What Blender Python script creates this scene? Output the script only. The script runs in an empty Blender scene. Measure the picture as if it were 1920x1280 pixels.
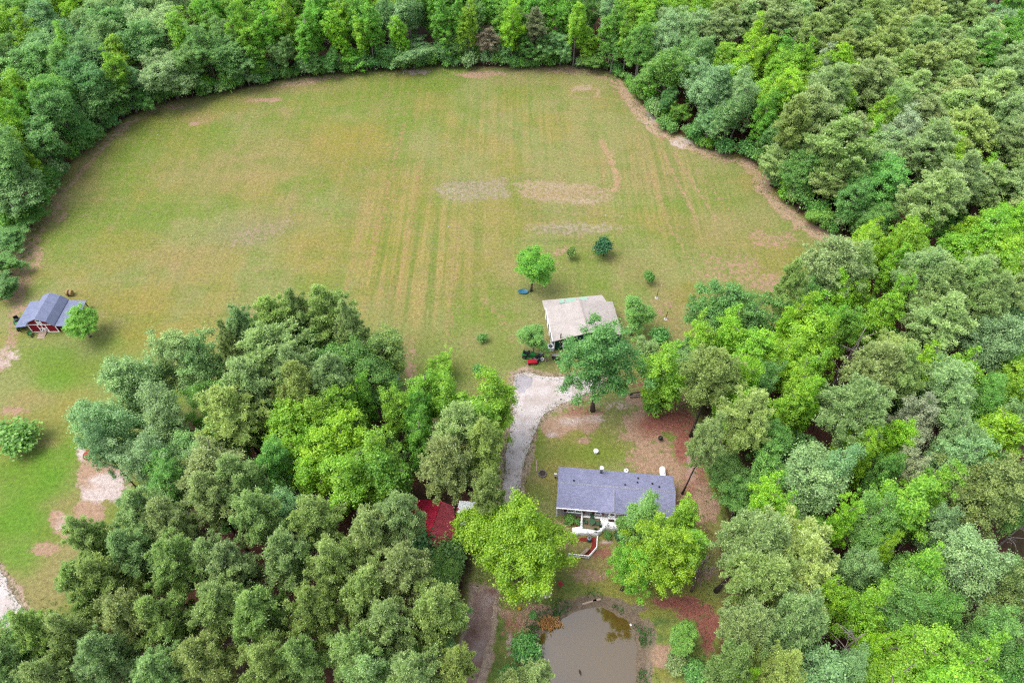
import bpy, math, random
import numpy as np
from mathutils import Vector, Matrix
sc = bpy.context.scene
col = sc.collection
R_ = math.radians

# ------------------------------------------------------------------ camera, sky, sun, exposure
CAM_H, PITCH, FPX = 100.0, R_(50), 1280.0
cam = bpy.data.cameras.new('camera'); camo = bpy.data.objects.new('camera', cam); col.objects.link(camo)
cam.sensor_width = 36.0; cam.lens = 24.0; cam.clip_end = 6000
camo.location = (0, 0, CAM_H); camo.rotation_euler = (R_(40), 0, 0)
sc.camera = camo
SUN_EL, SUN_AZ = R_(63), R_(-96)          # azimuth from +Y, negative to the left
w = bpy.data.worlds.new('World'); sc.world = w; w.use_nodes = True
nt = w.node_tree; bg = nt.nodes['Background']
sky = nt.nodes.new('ShaderNodeTexSky'); sky.sky_type = 'NISHITA'; sky.sun_disc = False
sky.sun_elevation = SUN_EL; sky.sun_rotation = SUN_AZ; sky.dust_density = 4.0; sky.air_density = 1.0; sky.ozone_density = 1.0
hs = nt.nodes.new('ShaderNodeHueSaturation'); hs.inputs['Saturation'].default_value = 0.45
nt.links.new(sky.outputs[0], hs.inputs['Color']); nt.links.new(hs.outputs[0], bg.inputs[0])
bg.inputs[1].default_value = 0.15
sl = bpy.data.lights.new('sun', 'SUN'); sl.energy = 0.8; sl.angle = R_(40); sl.color = (1.0, 0.96, 0.89)
so = bpy.data.objects.new('sun', sl); col.objects.link(so)
sd = Vector((math.sin(SUN_AZ) * math.cos(SUN_EL), math.cos(SUN_AZ) * math.cos(SUN_EL), math.sin(SUN_EL)))
so.rotation_euler = sd.to_track_quat('Z', 'Y').to_euler(); so.location = (-60, 60, 120)
sc.view_settings.view_transform = 'Standard'; sc.view_settings.look = 'None'
sc.view_settings.exposure = 1.55; sc.view_settings.gamma = 1.0; sc.view_settings.use_curve_mapping = False
sc.cycles.use_denoising = False; sc.cycles.filter_width = 1.3; sc.cycles.max_bounces = 5; sc.cycles.diffuse_bounces = 4; sc.cycles.transmission_bounces = 3; sc.cycles.glossy_bounces = 3

# ------------------------------------------------------------------ helpers
_f = np.array([0, math.cos(PITCH), -math.sin(PITCH)]); _u = np.array([0, math.sin(PITCH), math.cos(PITCH)])
def P(px, py, z=0.0):
    d = _f + (px - 960) / FPX * np.array([1., 0, 0]) + (640 - py) / FPX * _u
    return np.array([0, 0, CAM_H]) + d * ((CAM_H - z) / -d[2])
def Q(x, y, z=0.0):
    dz = z - CAM_H; dep = y * _f[1] + dz * _f[2]
    dep = np.maximum(dep, 1e-3) if isinstance(dep, np.ndarray) else dep
    return 960 + FPX * x / dep, 640 - FPX * (y * _u[1] + dz * _u[2]) / dep
def lin(c):
    c = np.asarray(c, float) / 255.0
    return np.where(c <= 0.04045, c / 12.92, ((c + 0.055) / 1.055) ** 2.4)
KG = 0.39                                  # picture value to surface albedo
def alb(c, k=KG): return tuple(float(v) for v in lin(c) * k)
rng = np.random.default_rng(11); random.seed(5)
def _hash(ix, iy, seed):
    n = (ix.astype(np.int64) * 374761393 + iy.astype(np.int64) * 668265263 + seed * 144269) & 0x7fffffff
    n = ((n ^ (n >> 13)) * 1274126177) & 0x7fffffff
    return ((n ^ (n >> 16)) & 0xffff) / 65535.0
def vnoise(x, y, s, seed):
    x = x / s; y = y / s; ix = np.floor(x); iy = np.floor(y); fx = x - ix; fy = y - iy
    fx = fx * fx * (3 - 2 * fx); fy = fy * fy * (3 - 2 * fy)
    a = _hash(ix, iy, seed); b = _hash(ix + 1, iy, seed); c = _hash(ix, iy + 1, seed); d = _hash(ix + 1, iy + 1, seed)
    return (a * (1 - fx) + b * fx) * (1 - fy) + (c * (1 - fx) + d * fx) * fy
def fbm(x, y, s, seed, o=4):
    t = 0; a = 0.5; n = 0
    for i in range(o):
        t = t + a * vnoise(x, y, s / 2 ** i, seed + i * 17); n += a; a *= 0.55
    return t / n
def sstep(a, b, x):
    t = np.clip((x - a) / (b - a), 0, 1); return t * t * (3 - 2 * t)
def poly_sd(X, Y, poly):
    """signed distance, negative inside"""
    d = np.full(X.shape, 1e9); ins = np.zeros(X.shape, bool); n = len(poly)
    for i in range(n):
        ax, ay = poly[i][:2]; bx, by = poly[(i + 1) % n][:2]
        ex, ey = bx - ax, by - ay; wx, wy = X - ax, Y - ay
        t = np.clip((wx * ex + wy * ey) / (ex * ex + ey * ey + 1e-12), 0, 1)
        d = np.minimum(d, (wx - ex * t) ** 2 + (wy - ey * t) ** 2)
        c = ((ay > Y) != (by > Y)) & (X < ex * (Y - ay) / (ey if abs(ey) > 1e-9 else 1e-9) + ax)
        ins ^= c
    d = np.sqrt(d); return np.where(ins, -d, d)

MAT = {}
def nodes_of(name):
    m = bpy.data.materials.new(name); m.use_nodes = True; MAT[name] = m
    return m, m.node_tree, m.node_tree.nodes['Principled BSDF']
def mat(name, c, rough=0.7, var=0.12, scale=6.0, bump=0.0, metal=0.0, stretch=(1, 1, 1), spec=0.3, k=None, sub=None):
    m, t, b = nodes_of(name)
    c = alb(c) if k is None else alb(c, k)
    tc = t.nodes.new('ShaderNodeTexCoord'); mp = t.nodes.new('ShaderNodeMapping'); mp.inputs['Scale'].default_value = stretch
    t.links.new(tc.outputs['Object'], mp.inputs[0])
    n = t.nodes.new('ShaderNodeTexNoise'); n.inputs['Scale'].default_value = scale; n.inputs['Detail'].default_value = 6
    t.links.new(mp.outputs[0], n.inputs['Vector'])
    r = t.nodes.new('ShaderNodeMapRange'); r.inputs['From Min'].default_value = 0.3; r.inputs['From Max'].default_value = 0.7
    r.inputs['To Min'].default_value = 1 - var; r.inputs['To Max'].default_value = 1 + var
    t.links.new(n.outputs[0], r.inputs[0])
    mx = t.nodes.new('ShaderNodeVectorMath'); mx.operation = 'SCALE'; mx.inputs[0].default_value = c
    t.links.new(r.outputs[0], mx.inputs['Scale']); t.links.new(mx.outputs[0], b.inputs['Base Color'])
    b.inputs['Roughness'].default_value = rough; b.inputs['Metallic'].default_value = metal; b.inputs['Specular IOR Level'].default_value = spec
    if bump:
        bp = t.nodes.new('ShaderNodeBump'); bp.inputs['Strength'].default_value = bump; bp.inputs['Distance'].default_value = 0.05
        t.links.new(n.outputs[0], bp.inputs['Height']); t.links.new(bp.outputs[0], b.inputs['Normal'])
    return m
def mat_course(name, c, period, axis='Y', depth=0.25, var=0.15, mortar=0.1, rough=0.85, off=True, spec=0.2):
    """shingle courses, siding boards, ribbed metal: brick texture on object coordinates"""
    m, t, b = nodes_of(name); c = np.array(alb(c, 0.8 if name == 'deck_boards' else KG))
    tc = t.nodes.new('ShaderNodeTexCoord'); mp = t.nodes.new('ShaderNodeMapping')
    if axis == 'X': mp.inputs['Rotation'].default_value = (0, 0, R_(90))
    if axis == 'Z': mp.inputs['Rotation'].default_value = (R_(90), 0, 0)
    if axis == 'V': mp.inputs['Rotation'].default_value = (R_(90), R_(90), 0)
    t.links.new(tc.outputs['Object'], mp.inputs[0])
    br = t.nodes.new('ShaderNodeTexBrick'); br.inputs['Scale'].default_value = 1.0
    br.inputs['Brick Width'].default_value = period * (3.0 if off else 400); br.inputs['Row Height'].default_value = period
    br.inputs['Mortar Size'].default_value = period * mortar; br.inputs['Mortar Smooth'].default_value = 0.3
    br.inputs['Color1'].default_value = (*(c * (1 - var)), 1); br.inputs['Color2'].default_value = (*(c * (1 + var)), 1)
    br.inputs['Mortar'].default_value = (*(c * (1 - depth)), 1)
    t.links.new(mp.outputs[0], br.inputs['Vector'])
    n = t.nodes.new('ShaderNodeTexNoise'); n.inputs['Scale'].default_value = 0.9; n.inputs['Detail'].default_value = 8; n.inputs['Roughness'].default_value = 0.7
    t.links.new(tc.outputs['Object'], n.inputs['Vector'])
    r = t.nodes.new('ShaderNodeMapRange'); r.inputs['From Min'].default_value = 0.3; r.inputs['From Max'].default_value = 0.7
    r.inputs['To Min'].default_value = 0.86; r.inputs['To Max'].default_value = 1.12
    t.links.new(n.outputs[0], r.inputs[0])
    mx = t.nodes.new('ShaderNodeVectorMath'); mx.operation = 'SCALE'
    t.links.new(br.outputs['Color'], mx.inputs[0]); t.links.new(r.outputs[0], mx.inputs['Scale']); t.links.new(mx.outputs[0], b.inputs['Base Color'])
    b.inputs['Roughness'].default_value = rough; b.inputs['Specular IOR Level'].default_value = spec
    bp = t.nodes.new('ShaderNodeBump'); bp.inputs['Strength'].default_value = 0.4; bp.inputs['Distance'].default_value = 0.02; bp.invert = True
    t.links.new(br.outputs['Fac'], bp.inputs['Height']); t.links.new(bp.outputs[0], b.inputs['Normal'])
    return m

class MB:
    def __init__(s): s.v = []; s.f = []
    def add(s, vs, fs):
        o = len(s.v); s.v += [tuple(map(float, v)) for v in vs]; s.f += [tuple(i + o for i in f) for f in fs]; return s
    def box(s, x0, x1, y0, y1, z0, z1):
        return s.add([(x0, y0, z0), (x1, y0, z0), (x1, y1, z0), (x0, y1, z0), (x0, y0, z1), (x1, y0, z1), (x1, y1, z1), (x0, y1, z1)],
                     [(0, 3, 2, 1), (4, 5, 6, 7), (0, 1, 5, 4), (1, 2, 6, 5), (2, 3, 7, 6), (3, 0, 4, 7)])
    def bar(s, a, b, w, h=None, up=(0, 0, 1)):
        a = Vector(a); b = Vector(b); h = h or w; d = (b - a).normalized(); up = Vector(up)
        if abs(d.dot(up)) > 0.98: up = Vector((1, 0, 0))
        x = d.cross(up).normalized() * w / 2; y = x.cross(d).normalized() * h / 2
        return s.add([a - x - y, a + x - y, a + x + y, a - x + y, b - x - y, b + x - y, b + x + y, b - x + y],
                     [(0, 3, 2, 1), (4, 5, 6, 7), (0, 1, 5, 4), (1, 2, 6, 5), (2, 3, 7, 6), (3, 0, 4, 7)])
    def tube(s, pts, rad, n=8, cap=True):
        pts = [Vector(p) for p in pts]; rad = [rad] * len(pts) if not hasattr(rad, '__len__') else rad
        o = len(s.v)
        for i, p in enumerate(pts):
            d = (pts[min(i + 1, len(pts) - 1)] - pts[max(i - 1, 0)]).normalized()
            ref = Vector((0, 0, 1)) if abs(d.z) < 0.9 else Vector((1, 0, 0))
            x = d.cross(ref).normalized(); y = d.cross(x)
            for k in range(n):
                a = 2 * math.pi * k / n; q = p + (x * math.cos(a) + y * math.sin(a)) * rad[i]; s.v.append(tuple(q))
        for i in range(len(pts) - 1):
            for k in range(n):
                a = o + i * n + k; b = o + i * n + (k + 1) % n; s.f.append((a, a + n, b + n, b))
        if cap:
            s.f.append(tuple(o + k for k in range(n))); s.f.append(tuple(o + (len(pts) - 1) * n + k for k in reversed(range(n))))
        return s
    def lathe(s, prof, n=16, c=(0, 0, 0)):
        o = len(s.v)
        for r, z in prof:
            for k in range(n):
                a = 2 * math.pi * k / n; s.v.append((c[0] + r * math.cos(a), c[1] + r * math.sin(a), c[2] + z))
        for i in range(len(prof) - 1):
            for k in range(n):
                a = o + i * n + k; b = o + i * n + (k + 1) % n; s.f.append((a, b, b + n, a + n))
        s.f.append(tuple(o + k for k in reversed(range(n)))); s.f.append(tuple(o + (len(prof) - 1) * n + k for k in range(n)))
        return s
    def slab(s, poly, t, nrm=None):
        """planar polygon (3d points) thickened downward by t"""
        n = len(poly); top = [Vector(p) for p in poly]; bot = [p - Vector((0, 0, t)) for p in top]
        return s.add(top + bot, [tuple(range(n)), tuple(reversed(range(n, 2 * n)))] + [(i, i + n, (i + 1) % n + n, (i + 1) % n) for i in range(n)])
    def mesh(s, name, m, smooth=False):
        me = bpy.data.meshes.new(name); me.from_pydata(s.v, [], s.f); me.validate()
        import bmesh
        bm = bmesh.new(); bm.from_mesh(me); bmesh.ops.recalc_face_normals(bm, faces=bm.faces); bm.to_mesh(me); bm.free()
        if m: me.materials.append(MAT[m] if isinstance(m, str) else m)
        if smooth: me.polygons.foreach_set('use_smooth', [True] * len(me.polygons))
        return me
    def build(s, name, m, parent=None, smooth=False, loc=None, rz=0):
        o = bpy.data.objects.new(name, s.mesh(name, m, smooth)); col.objects.link(o)
        if parent: o.parent = parent
        if loc is not None: o.location = loc
        if rz: o.rotation_euler[2] = rz
        return o
def tag(o, label=None, cat=None, group=None, kind=None):
    if label: o['label'] = label
    if cat: o['category'] = cat
    if group: o['group'] = group
    if kind: o['kind'] = kind
    return o
def empty(name, loc, rz=0, label=None, cat=None, group=None):
    o = bpy.data.objects.new(name, None); col.objects.link(o); o.location = loc; o.rotation_euler = (0, 0, rz); o.empty_display_size = 0.3
    return tag(o, label, cat, group)
def np_mesh(name, V, F, m):
    """V (n,3), F (k,3|4) arrays"""
    me = bpy.data.meshes.new(name); k = F.shape[1]
    me.vertices.add(len(V)); me.vertices.foreach_set('co', V.astype(np.float32).ravel())
    me.loops.add(F.size); me.loops.foreach_set('vertex_index', F.astype(np.int32).ravel())
    me.polygons.add(len(F)); me.polygons.foreach_set('loop_start', np.arange(0, F.size, k, dtype=np.int32))
    me.update(calc_edges=True)
    if m: me.materials.append(MAT[m])
    return me

# ------------------------------------------------------------------ ground
POND_PX = [(1100,1133),(1125,1130),(1150,1138),(1180,1158),(1197,1185),(1203,1220),(1198,1280),(1195,1400),(985,1400),(972,1300),(985,1268),(1008,1250),(1016,1232),(1000,1208),(1008,1183),(1035,1166),(1052,1150),(1075,1138)]
pond = [P(x, y)[:2] for x, y in POND_PX]
DRIVE_PX = [(964,701),(985,696),(1010,703),(1045,706),(1085,704),(1130,708),(1135,726),(1098,735),(1085,748),(1050,756),(1022,776),(1004,800),(992,838),(980,880),(973,930),(962,985),(946,990),(940,940),(944,900),(948,860),(955,815),(961,770),(962,735)]
drive = [P(x, y)[:2] for x, y in DRIVE_PX]
PATH_PX = [(884,1105),(925,1108),(922,1150),(912,1200),(902,1245),(893,1290),(885,1400),(835,1400),(846,1290),(860,1235),(872,1190),(884,1150)]
dpath = [P(x, y)[:2] for x, y in PATH_PX]
ROAD_PX = [(-160,960),(-60,1025),(0,1074),(24,1110),(52,1162),(47,1188),(25,1206),(9,1175),(-20,1140),(-70,1100),(-160,1040)]
road = [P(x, y)[:2] for x, y in ROAD_PX]
# clearing = field + yards; a point may be given at the height of the crowns that hide the ground behind them
CLEAR = [(-300,575,0),(-120,560,0),(-30,550,0),(5,535,0),(20,500,0),(45,440,0),(100,370,0),(130,320,0),(180,270,0),(240,225,0),(300,200,0),(400,180,0),(480,165,0),(560,150,0),(650,140,0),(740,135,0),(830,128,0),(900,128,0),(960,130,0),(1050,128,0),(1120,133,0),(1160,150,0),(1190,190,0),(1210,210,0),(1240,240,0),(1280,262,0),(1330,285,0),(1400,300,0),(1430,320,0),(1440,355,0),(1470,385,0),(1510,415,0),(1560,440,0),(1600,462,0),
         (1585,470,10),(1500,500,16),(1440,560,16),(1390,570,15),(1300,590,14),(1275,640,10),(1290,740,0),(1300,830,0),(1345,950,0),(1330,1040,0),(1350,1100,0),(1330,1200,0),(1310,1400,0),
         (835,1400,0),(850,1290,0),(872,1190,0),(885,1140,0),(890,1080,0),(915,1000,0),(930,930,0),(938,880,0),(945,800,0),(920,740,9),(860,775,6),(790,730,10),(750,765,4),(755,700,10),(740,640,17),(685,590,20),(600,548,22),(520,570,21),(440,615,19),(380,655,18),(290,660,17),(205,730,14),(185,800,14),(225,870,15),(215,930,16),(185,985,16),(125,1045,16),(75,1115,15),(55,1160,0),(48,1195,0),(20,1210,0),(-60,1160,0),(-200,1090,0),(-400,1050,0)]
clear = [P(*p)[:2] for p in CLEAR]
def axis(segs):
    a = []
    for lo, hi, st in segs: a.append(np.arange(lo, hi - 1e-6, st))
    return np.unique(np.round(np.concatenate(a + [np.array([segs[-1][1]])]), 4))
gx = axis([(-2500, -400, 300), (-400, -130, 15), (-130, -4, 0.7), (-4, 32, 0.33), (32, 100, 0.7), (100, 400, 15), (400, 2500, 300)])
gy = axis([(-600, 0, 60), (0, 14, 2), (14, 48, 0.33), (48, 60, 0.5), (60, 200, 0.75), (200, 400, 20), (400, 3500, 310)])
X, Y = np.meshgrid(gx, gy); nx, ny = len(gx), len(gy)
dp = poly_sd(X, Y, pond); dclear = poly_sd(X, Y, clear)
Z = -0.75 * sstep(0.7, -3.0, dp + (fbm(X, Y, 2.5, 3) - 0.5) * 0.9) - 0.02
Z += np.where(dclear > 0, (fbm(X, Y, 7, 9) - 0.5) * 0.25 * sstep(0, 5, dclear), 0)
PX, PY = Q(X, Y, 0.0)
n1 = fbm(X, Y, 28, 1); n2 = fbm(X, Y, 9, 2); n3 = fbm(X, Y, 3, 4); n4 = fbm(X, Y, 60, 6, 3)
def L_(c): return lin(c) * KG
C = np.empty(X.shape + (3,))
def mix(colr, wgt):
    global C
    C = C * (1 - wgt[..., None]) + L_(colr) * wgt[..., None]
C[:] = L_((162, 167, 102))
mix((138, 160, 72), sstep(0.44, 0.62, n1 * 0.6 + n2 * 0.4))
mix((174, 160, 108), sstep(0.5, 0.7, fbm(X, Y, 17, 21) * 0.7 + n3 * 0.3) * 0.8)
mix((172, 160, 86), sstep(0.52, 0.68, fbm(X, Y, 12, 33)) * 0.6)
COLS = dict(g=(128,155,58), v=(112,164,50), d=(112,140,72), t=(182,160,112), p=(202,168,142), s=(238,220,214), r=(178,116,102), y=(176,156,72), o=(150,148,70), k=(150,138,118), w=(196,180,150), gr=(150,152,112))
# px, py, rx, ry, colour, strength: soil, sand, lush and dry grass as they lie on the ground
BL = [
 (300,250,150,40,'g',.6),(700,170,160,30,'g',.6),(560,165,120,14,'t',.6),(430,200,90,14,'g',.5),(380,224,26,12,'t',.95),(365,232,14,5,'p',.8),(500,188,50,6,'p',.7),(800,160,90,18,'g',.8),(780,135,30,6,'s',.6),(900,140,60,9,'p',.6),(1060,132,50,8,'p',.6),(980,170,120,25,'g',.45),
 (330,200,60,7,'p',.5),(250,300,110,45,'g',.55),(400,330,140,60,'t',.55),(540,290,120,60,'t',.5),(160,340,60,60,'t',.4),(100,400,40,45,'p',.45),(60,470,28,50,'p',.5),(30,540,22,40,'p',.6),(150,470,80,60,'g',.4),
 (700,330,170,60,'o',.4),(640,260,110,50,'y',.5),(880,350,70,18,'gr',.85),(930,345,40,14,'t',.6),(840,356,26,8,'w',.5),(1060,360,85,16,'t',.85),(1040,350,60,8,'w',.5),(1090,378,55,8,'w',.6),(965,365,16,40,'g',.6),(1060,430,80,10,'gr',.8),(1120,425,60,6,'w',.5),(1040,452,60,5,'d',.6),
 (1100,170,40,12,'t',.6),(1090,165,22,7,'w',.6),(1175,175,16,26,'p',.7),(1222,222,22,24,'s',.95),(1205,208,14,14,'p',.9),(1250,250,20,12,'r',.8),(1285,265,34,14,'s',.95),(1345,287,40,9,'p',.9),(1410,305,28,10,'p',.9),(1440,345,12,22,'p',.9),(1480,400,24,14,'p',.8),(1540,432,36,12,'p',.95),(1590,455,26,12,'p',.95),
 (1200,270,70,45,'t',.45),(1250,330,90,50,'t',.55),(1350,350,70,40,'g',.35),(1330,430,120,50,'t',.5),(1380,380,60,25,'g',.4),(1450,450,70,25,'p',.45),(1380,500,70,20,'p',.45),(1440,530,50,25,'p',.5),(1330,480,40,16,'g',.4),(1300,560,60,30,'o',.5),
 (1130,330,8,60,'t',.8),(1150,300,6,70,'w',.4),
 (460,440,80,40,'gr',.6),(530,420,50,20,'gr',.5),(350,480,120,40,'t',.4),(600,470,110,70,'y',.5),(740,470,110,130,'y',.55),(760,560,90,60,'t',.35),(880,520,70,70,'o',.5),(930,560,60,60,'g',.5),(1000,400,40,20,'d',.4),
 (1080,500,120,60,'g',.45),(1130,560,90,30,'g',.5),(1060,470,30,10,'p',.5),(950,500,30,60,'t',.4),(1160,490,30,16,'t',.4),(1240,580,50,30,'p',.35),(1210,620,60,30,'g',.4),
 (250,570,110,40,'y',.5),(210,600,80,30,'o',.4),(160,660,80,30,'d',.35),(300,620,90,30,'y',.4),(120,690,90,40,'g',.7),(95,665,50,30,'v',.4),(100,715,50,30,'v',.55),(60,620,40,14,'o',.3),(20,665,26,18,'s',.8),(5,680,24,16,'s',.8),(40,575,20,10,'p',.5),(15,560,20,14,'p',.5),
 (60,750,70,22,'t',.55),(20,770,50,14,'p',.5),(150,760,60,40,'y',.35),(60,810,90,36,'d',.4),(150,830,50,40,'v',.4),(60,900,110,60,'v',.75),(40,980,90,60,'v',.8),(100,870,60,40,'v',.6),(30,1040,60,40,'v',.7),(100,1000,50,30,'g',.6),(90,830,30,12,'t',.4),
 (186,828,14,20,'s',.9),(195,905,50,40,'s',.8),(170,960,36,24,'p',.8),(130,990,40,24,'p',.6),(165,880,24,40,'p',.7),(155,850,14,22,'s',.75),(185,890,40,24,'p',.9),(200,900,32,14,'s',1),(175,930,28,12,'s',.9),(215,930,24,22,'s',.7),(160,945,20,8,'p',.8),(110,975,14,20,'s',.95),(105,970,18,24,'p',.8),(130,1005,16,7,'p',.8),(90,1030,40,16,'p',.6),(170,860,20,16,'r',.3),
 (1010,712,42,10,'t',.9),(1030,706,60,8,'p',.8),(975,710,22,14,'p',.6),(1005,680,55,18,'d',.55),(1000,700,30,6,'p',.7),(940,650,40,60,'g',.5),(880,690,60,40,'g',.4),(820,720,70,30,'v',.35),(860,750,60,30,'g',.5),(770,690,20,60,'p',.55),(752,650,16,30,'t',.7),(735,760,30,50,'p',.5),
 (1000,840,36,60,'v',.45),(1010,800,22,40,'v',.4),(1075,790,75,22,'p',.75),(1040,805,36,20,'p',.8),(1100,770,60,12,'r',.5),(1120,785,40,8,'s',.55),(1065,790,34,7,'s',.6),(1035,815,14,8,'s',.6),(1160,760,50,14,'s',.5),(1080,850,80,30,'g',.65),(1150,850,70,30,'g',.6),(1120,820,50,18,'g',.5),(1090,826,20,6,'p',.7),(1200,800,60,50,'p',.7),(1180,790,30,14,'s',.4),(1270,740,40,30,'p',.85),(1240,860,90,70,'p',.62),(1210,790,90,40,'p',.72),(1290,960,40,60,'p',.7),(1250,790,70,34,'r',.8),(1280,840,30,40,'r',.9),(1300,900,26,60,'r',.7),(1295,870,12,40,'s',.45),(1330,950,24,30,'p',.8),(1260,890,50,40,'p',.5),(1225,850,40,20,'g',.5),(1210,750,50,12,'p',.7),(1250,730,30,12,'s',.6),(1210,720,50,14,'r',.5),
 (1310,950,26,50,'p',.75),(1290,1000,40,30,'o',.5),(1130,890,30,10,'p',.4),(1015,888,14,6,'p',.8),(1000,920,40,30,'g',.5),
 (1110,1060,50,30,'t',.6),(1100,1080,40,16,'p',.6),(1060,1090,36,26,'d',.6),(1130,1030,34,24,'r',.55),(1135,1015,30,6,'s',.5),(1090,1020,30,18,'t',.7),(1050,1000,30,30,'p',.7),(1090,1110,50,16,'d',.5),(1040,1130,50,20,'d',.6),(1020,1115,16,8,'s',.6),(1010,1140,40,10,'p',.7),(985,1160,30,24,'p',.6),(960,1180,20,50,'r',.45),(935,1180,26,40,'d',.7),(930,1250,40,40,'d',.6),(955,1210,10,30,'s',.5),(945,1150,34,14,'p',.6),
 (1110,1125,30,9,'k',.95),(1170,1140,40,14,'k',.9),(1150,1128,30,10,'k',.9),(1215,1190,22,40,'k',.9),(1212,1240,16,50,'k',.95),(1212,1270,12,30,'s',.5),(1240,1165,34,14,'d',.9),(1235,1195,24,10,'d',.9),(1300,1140,50,30,'r',.95),(1330,1180,30,50,'r',.9),(1260,1130,40,16,'r',.8),(1200,1140,20,10,'k',.8),(1250,1230,40,30,'p',.7),(1240,1260,30,20,'o',.6),(1020,1150,24,8,'k',.7),(1030,1168,14,8,'k',.6),(990,1240,20,30,'k',.7),(1300,1080,50,16,'p',.7),(1330,1065,60,10,'s',.4),(1270,1090,50,12,'d',.5)]
CS = np.empty(C.shape); CS[:] = L_((186, 152, 122)); WS = np.zeros(X.shape)
def soil(colr, wgt):
    global CS, WS
    f_ = (wgt / np.maximum(np.maximum(WS, wgt), 1e-3) * np.clip(wgt * 1.3, 0, 1))[..., None]; CS = CS * (1 - f_) + L_(colr) * f_; WS = np.maximum(WS, wgt)
wob = (fbm(X, Y, 4.5, 51) - 0.5) * 0.9 + (fbm(X, Y, 1.6, 57) - 0.5) * 0.5
for (bx, by, rx, ry, key, st) in BL:
    rr = np.sqrt(((PX - bx) / rx) ** 2 + ((PY - by) / ry) ** 2) + wob * (1.0 if key in 'psrkw' else 0.6)
    if key in ('p', 's', 'r', 'k', 'w'): soil(COLS[key], sstep(1.3, 0.3, rr) * min(1, st * 1.05))
    else: mix(COLS[key], sstep(1.15, 0.2, rr) * st)
def line_d(pts):
    d_ = np.full(X.shape, 1e9); W_ = [P(*p)[:2] for p in pts]
    for (ax, ay), (bx, by) in zip(W_[:-1], W_[1:]):
        ex, ey = bx - ax, by - ay; t_ = np.clip(((X - ax) * ex + (Y - ay) * ey) / (ex * ex + ey * ey), 0, 1); d_ = np.minimum(d_, np.hypot(X - ax - ex * t_, Y - ay - ey * t_))
    return d_
# old garden plots and wheel tracks in the field
for pl, c_, st in (([(812,346),(945,333),(958,372),(820,373)], (178,176,148), .52), ([(968,346),(1000,337),(1150,352),(1146,372),(1095,384),(975,373)], (196,178,144), .55), ([(985,421),(1130,416),(1182,426),(1130,441),(990,432)], (180,178,146), .5), ([(1040,395),(1170,398),(1170,406),(1040,404)], (188,176,134), .35), ([(410,470),(455,430),(540,405),(550,425),(470,465)], (176,172,142), .42), ([(1300,470),(1420,480),(1440,540),(1330,520)], (192,164,128), .42)):
    soil(c_, sstep(2.2, -0.8, poly_sd(X, Y, [P(*p)[:2] for p in pl]) + wob * 3) * min(.5, st * .95))
for pts, w_, c_, st in (([(1128,265),(1143,295),(1157,330),(1158,350),(1148,358)], 1.1, (200,170,128), .6), ([(1035,190),(1052,240),(1075,300)], .7, (176,170,110), .4), ([(1245,290),(1275,350),(1310,420)], .8, (196,168,126), .5), ([(1262,285),(1300,345),(1345,415)], .8, (196,168,126), .5), ([(1215,320),(1240,380),(1262,440)], .9, (190,164,110), .45), ([(1290,300),(1340,360),(1395,425)], .7, (196,168,126), .4), ([(1300,505),(1350,522),(1450,520)], .8, (198,170,130), .5), ([(1265,440),(1300,500),(1330,540)], .6, (200,172,128), .45),
        ([(1072,172),(1085,162),(1105,160),(1122,168),(1120,178)], .7, (200,178,136), .6), ([(1070,178),(1090,184),(1122,182)], .7, (196,172,130), .5), ([(1130,160),(1150,170),(1155,190)], .6, (186,174,120), .45), ([(760,230),(740,300),(715,400),(690,500)], 1.2, (188,160,96), .4), ([(790,300),(770,420),(745,560)], 1.0, (188,158,92), .4), ([(700,330),(680,420),(650,540)], 1.0, (188,158,92), .35), ([(860,420),(850,520),(838,640)], 1.2, (184,164,104), .35), ([(905,560),(940,600),(965,640)], 1.0, (184,164,110), .4), ([(735,150),(700,230),(640,330)], 1.0, (182,164,100), .3), ([(60,470),(40,540),(20,640),(0,690)], 1.6, (196,164,140), .5), ([(240,232),(180,290),(120,360),(70,440)], 1.3, (196,166,136), .5)):
    soil(c_, sstep(w_ * 1.6, w_ * .3, line_d(pts) + np.abs(wob) * .5) * st)
near = sstep(9, 1, -dclear + (n2 - 0.5) * 6) * (PY < 560) * (dclear < 2)
soil((208, 180, 150), sstep(3.4, 0.6, np.abs(dclear + 1.2) + (n3 - 0.5) * 4.5) * (PY < 600) * np.clip(.42 + .22 * sstep(1120, 1200, PX) + .8 * (fbm(X, Y, 14, 91) - .5), 0, .95))
for pl in (drive, dpath, road):
    dd = poly_sd(X, Y, pl); soil((204, 182, 162), sstep(1.9, 0.2, dd + (n3 - 0.5) * 2.0) * 0.8)
soil((140, 124, 106), sstep(2.2, 0.3, dp + (n3 - 0.5) * 1.6))
WS = WS * sstep(1.6, 0.2, dclear)
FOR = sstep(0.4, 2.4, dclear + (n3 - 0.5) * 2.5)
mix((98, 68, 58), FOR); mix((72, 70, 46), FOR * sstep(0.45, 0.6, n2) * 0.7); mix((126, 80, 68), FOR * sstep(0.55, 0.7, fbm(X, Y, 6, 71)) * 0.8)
sw = lambda a, c, rx, ry: sstep(1.2, .3, np.sqrt(((PX - a) / rx) ** 2 + ((PY - c) / ry) ** 2) + wob * .5)
field_w = (1 - FOR) * sstep(680, 560, PY); swath_w = field_w * np.clip(.22 + .8 * sw(770, 480, 140, 190) + .5 * sw(1240, 330, 110, 130) + .35 * sw(950, 230, 150, 90), 0, 1)
V = np.stack([X, Y, Z], -1).reshape(-1, 3)
ii = np.arange(nx * ny).reshape(ny, nx)
Fq = np.stack([ii[:-1, :-1], ii[:-1, 1:], ii[1:, 1:], ii[1:, :-1]], -1).reshape(-1, 4)
m, t, b = nodes_of('ground_soil_grass')
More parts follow.
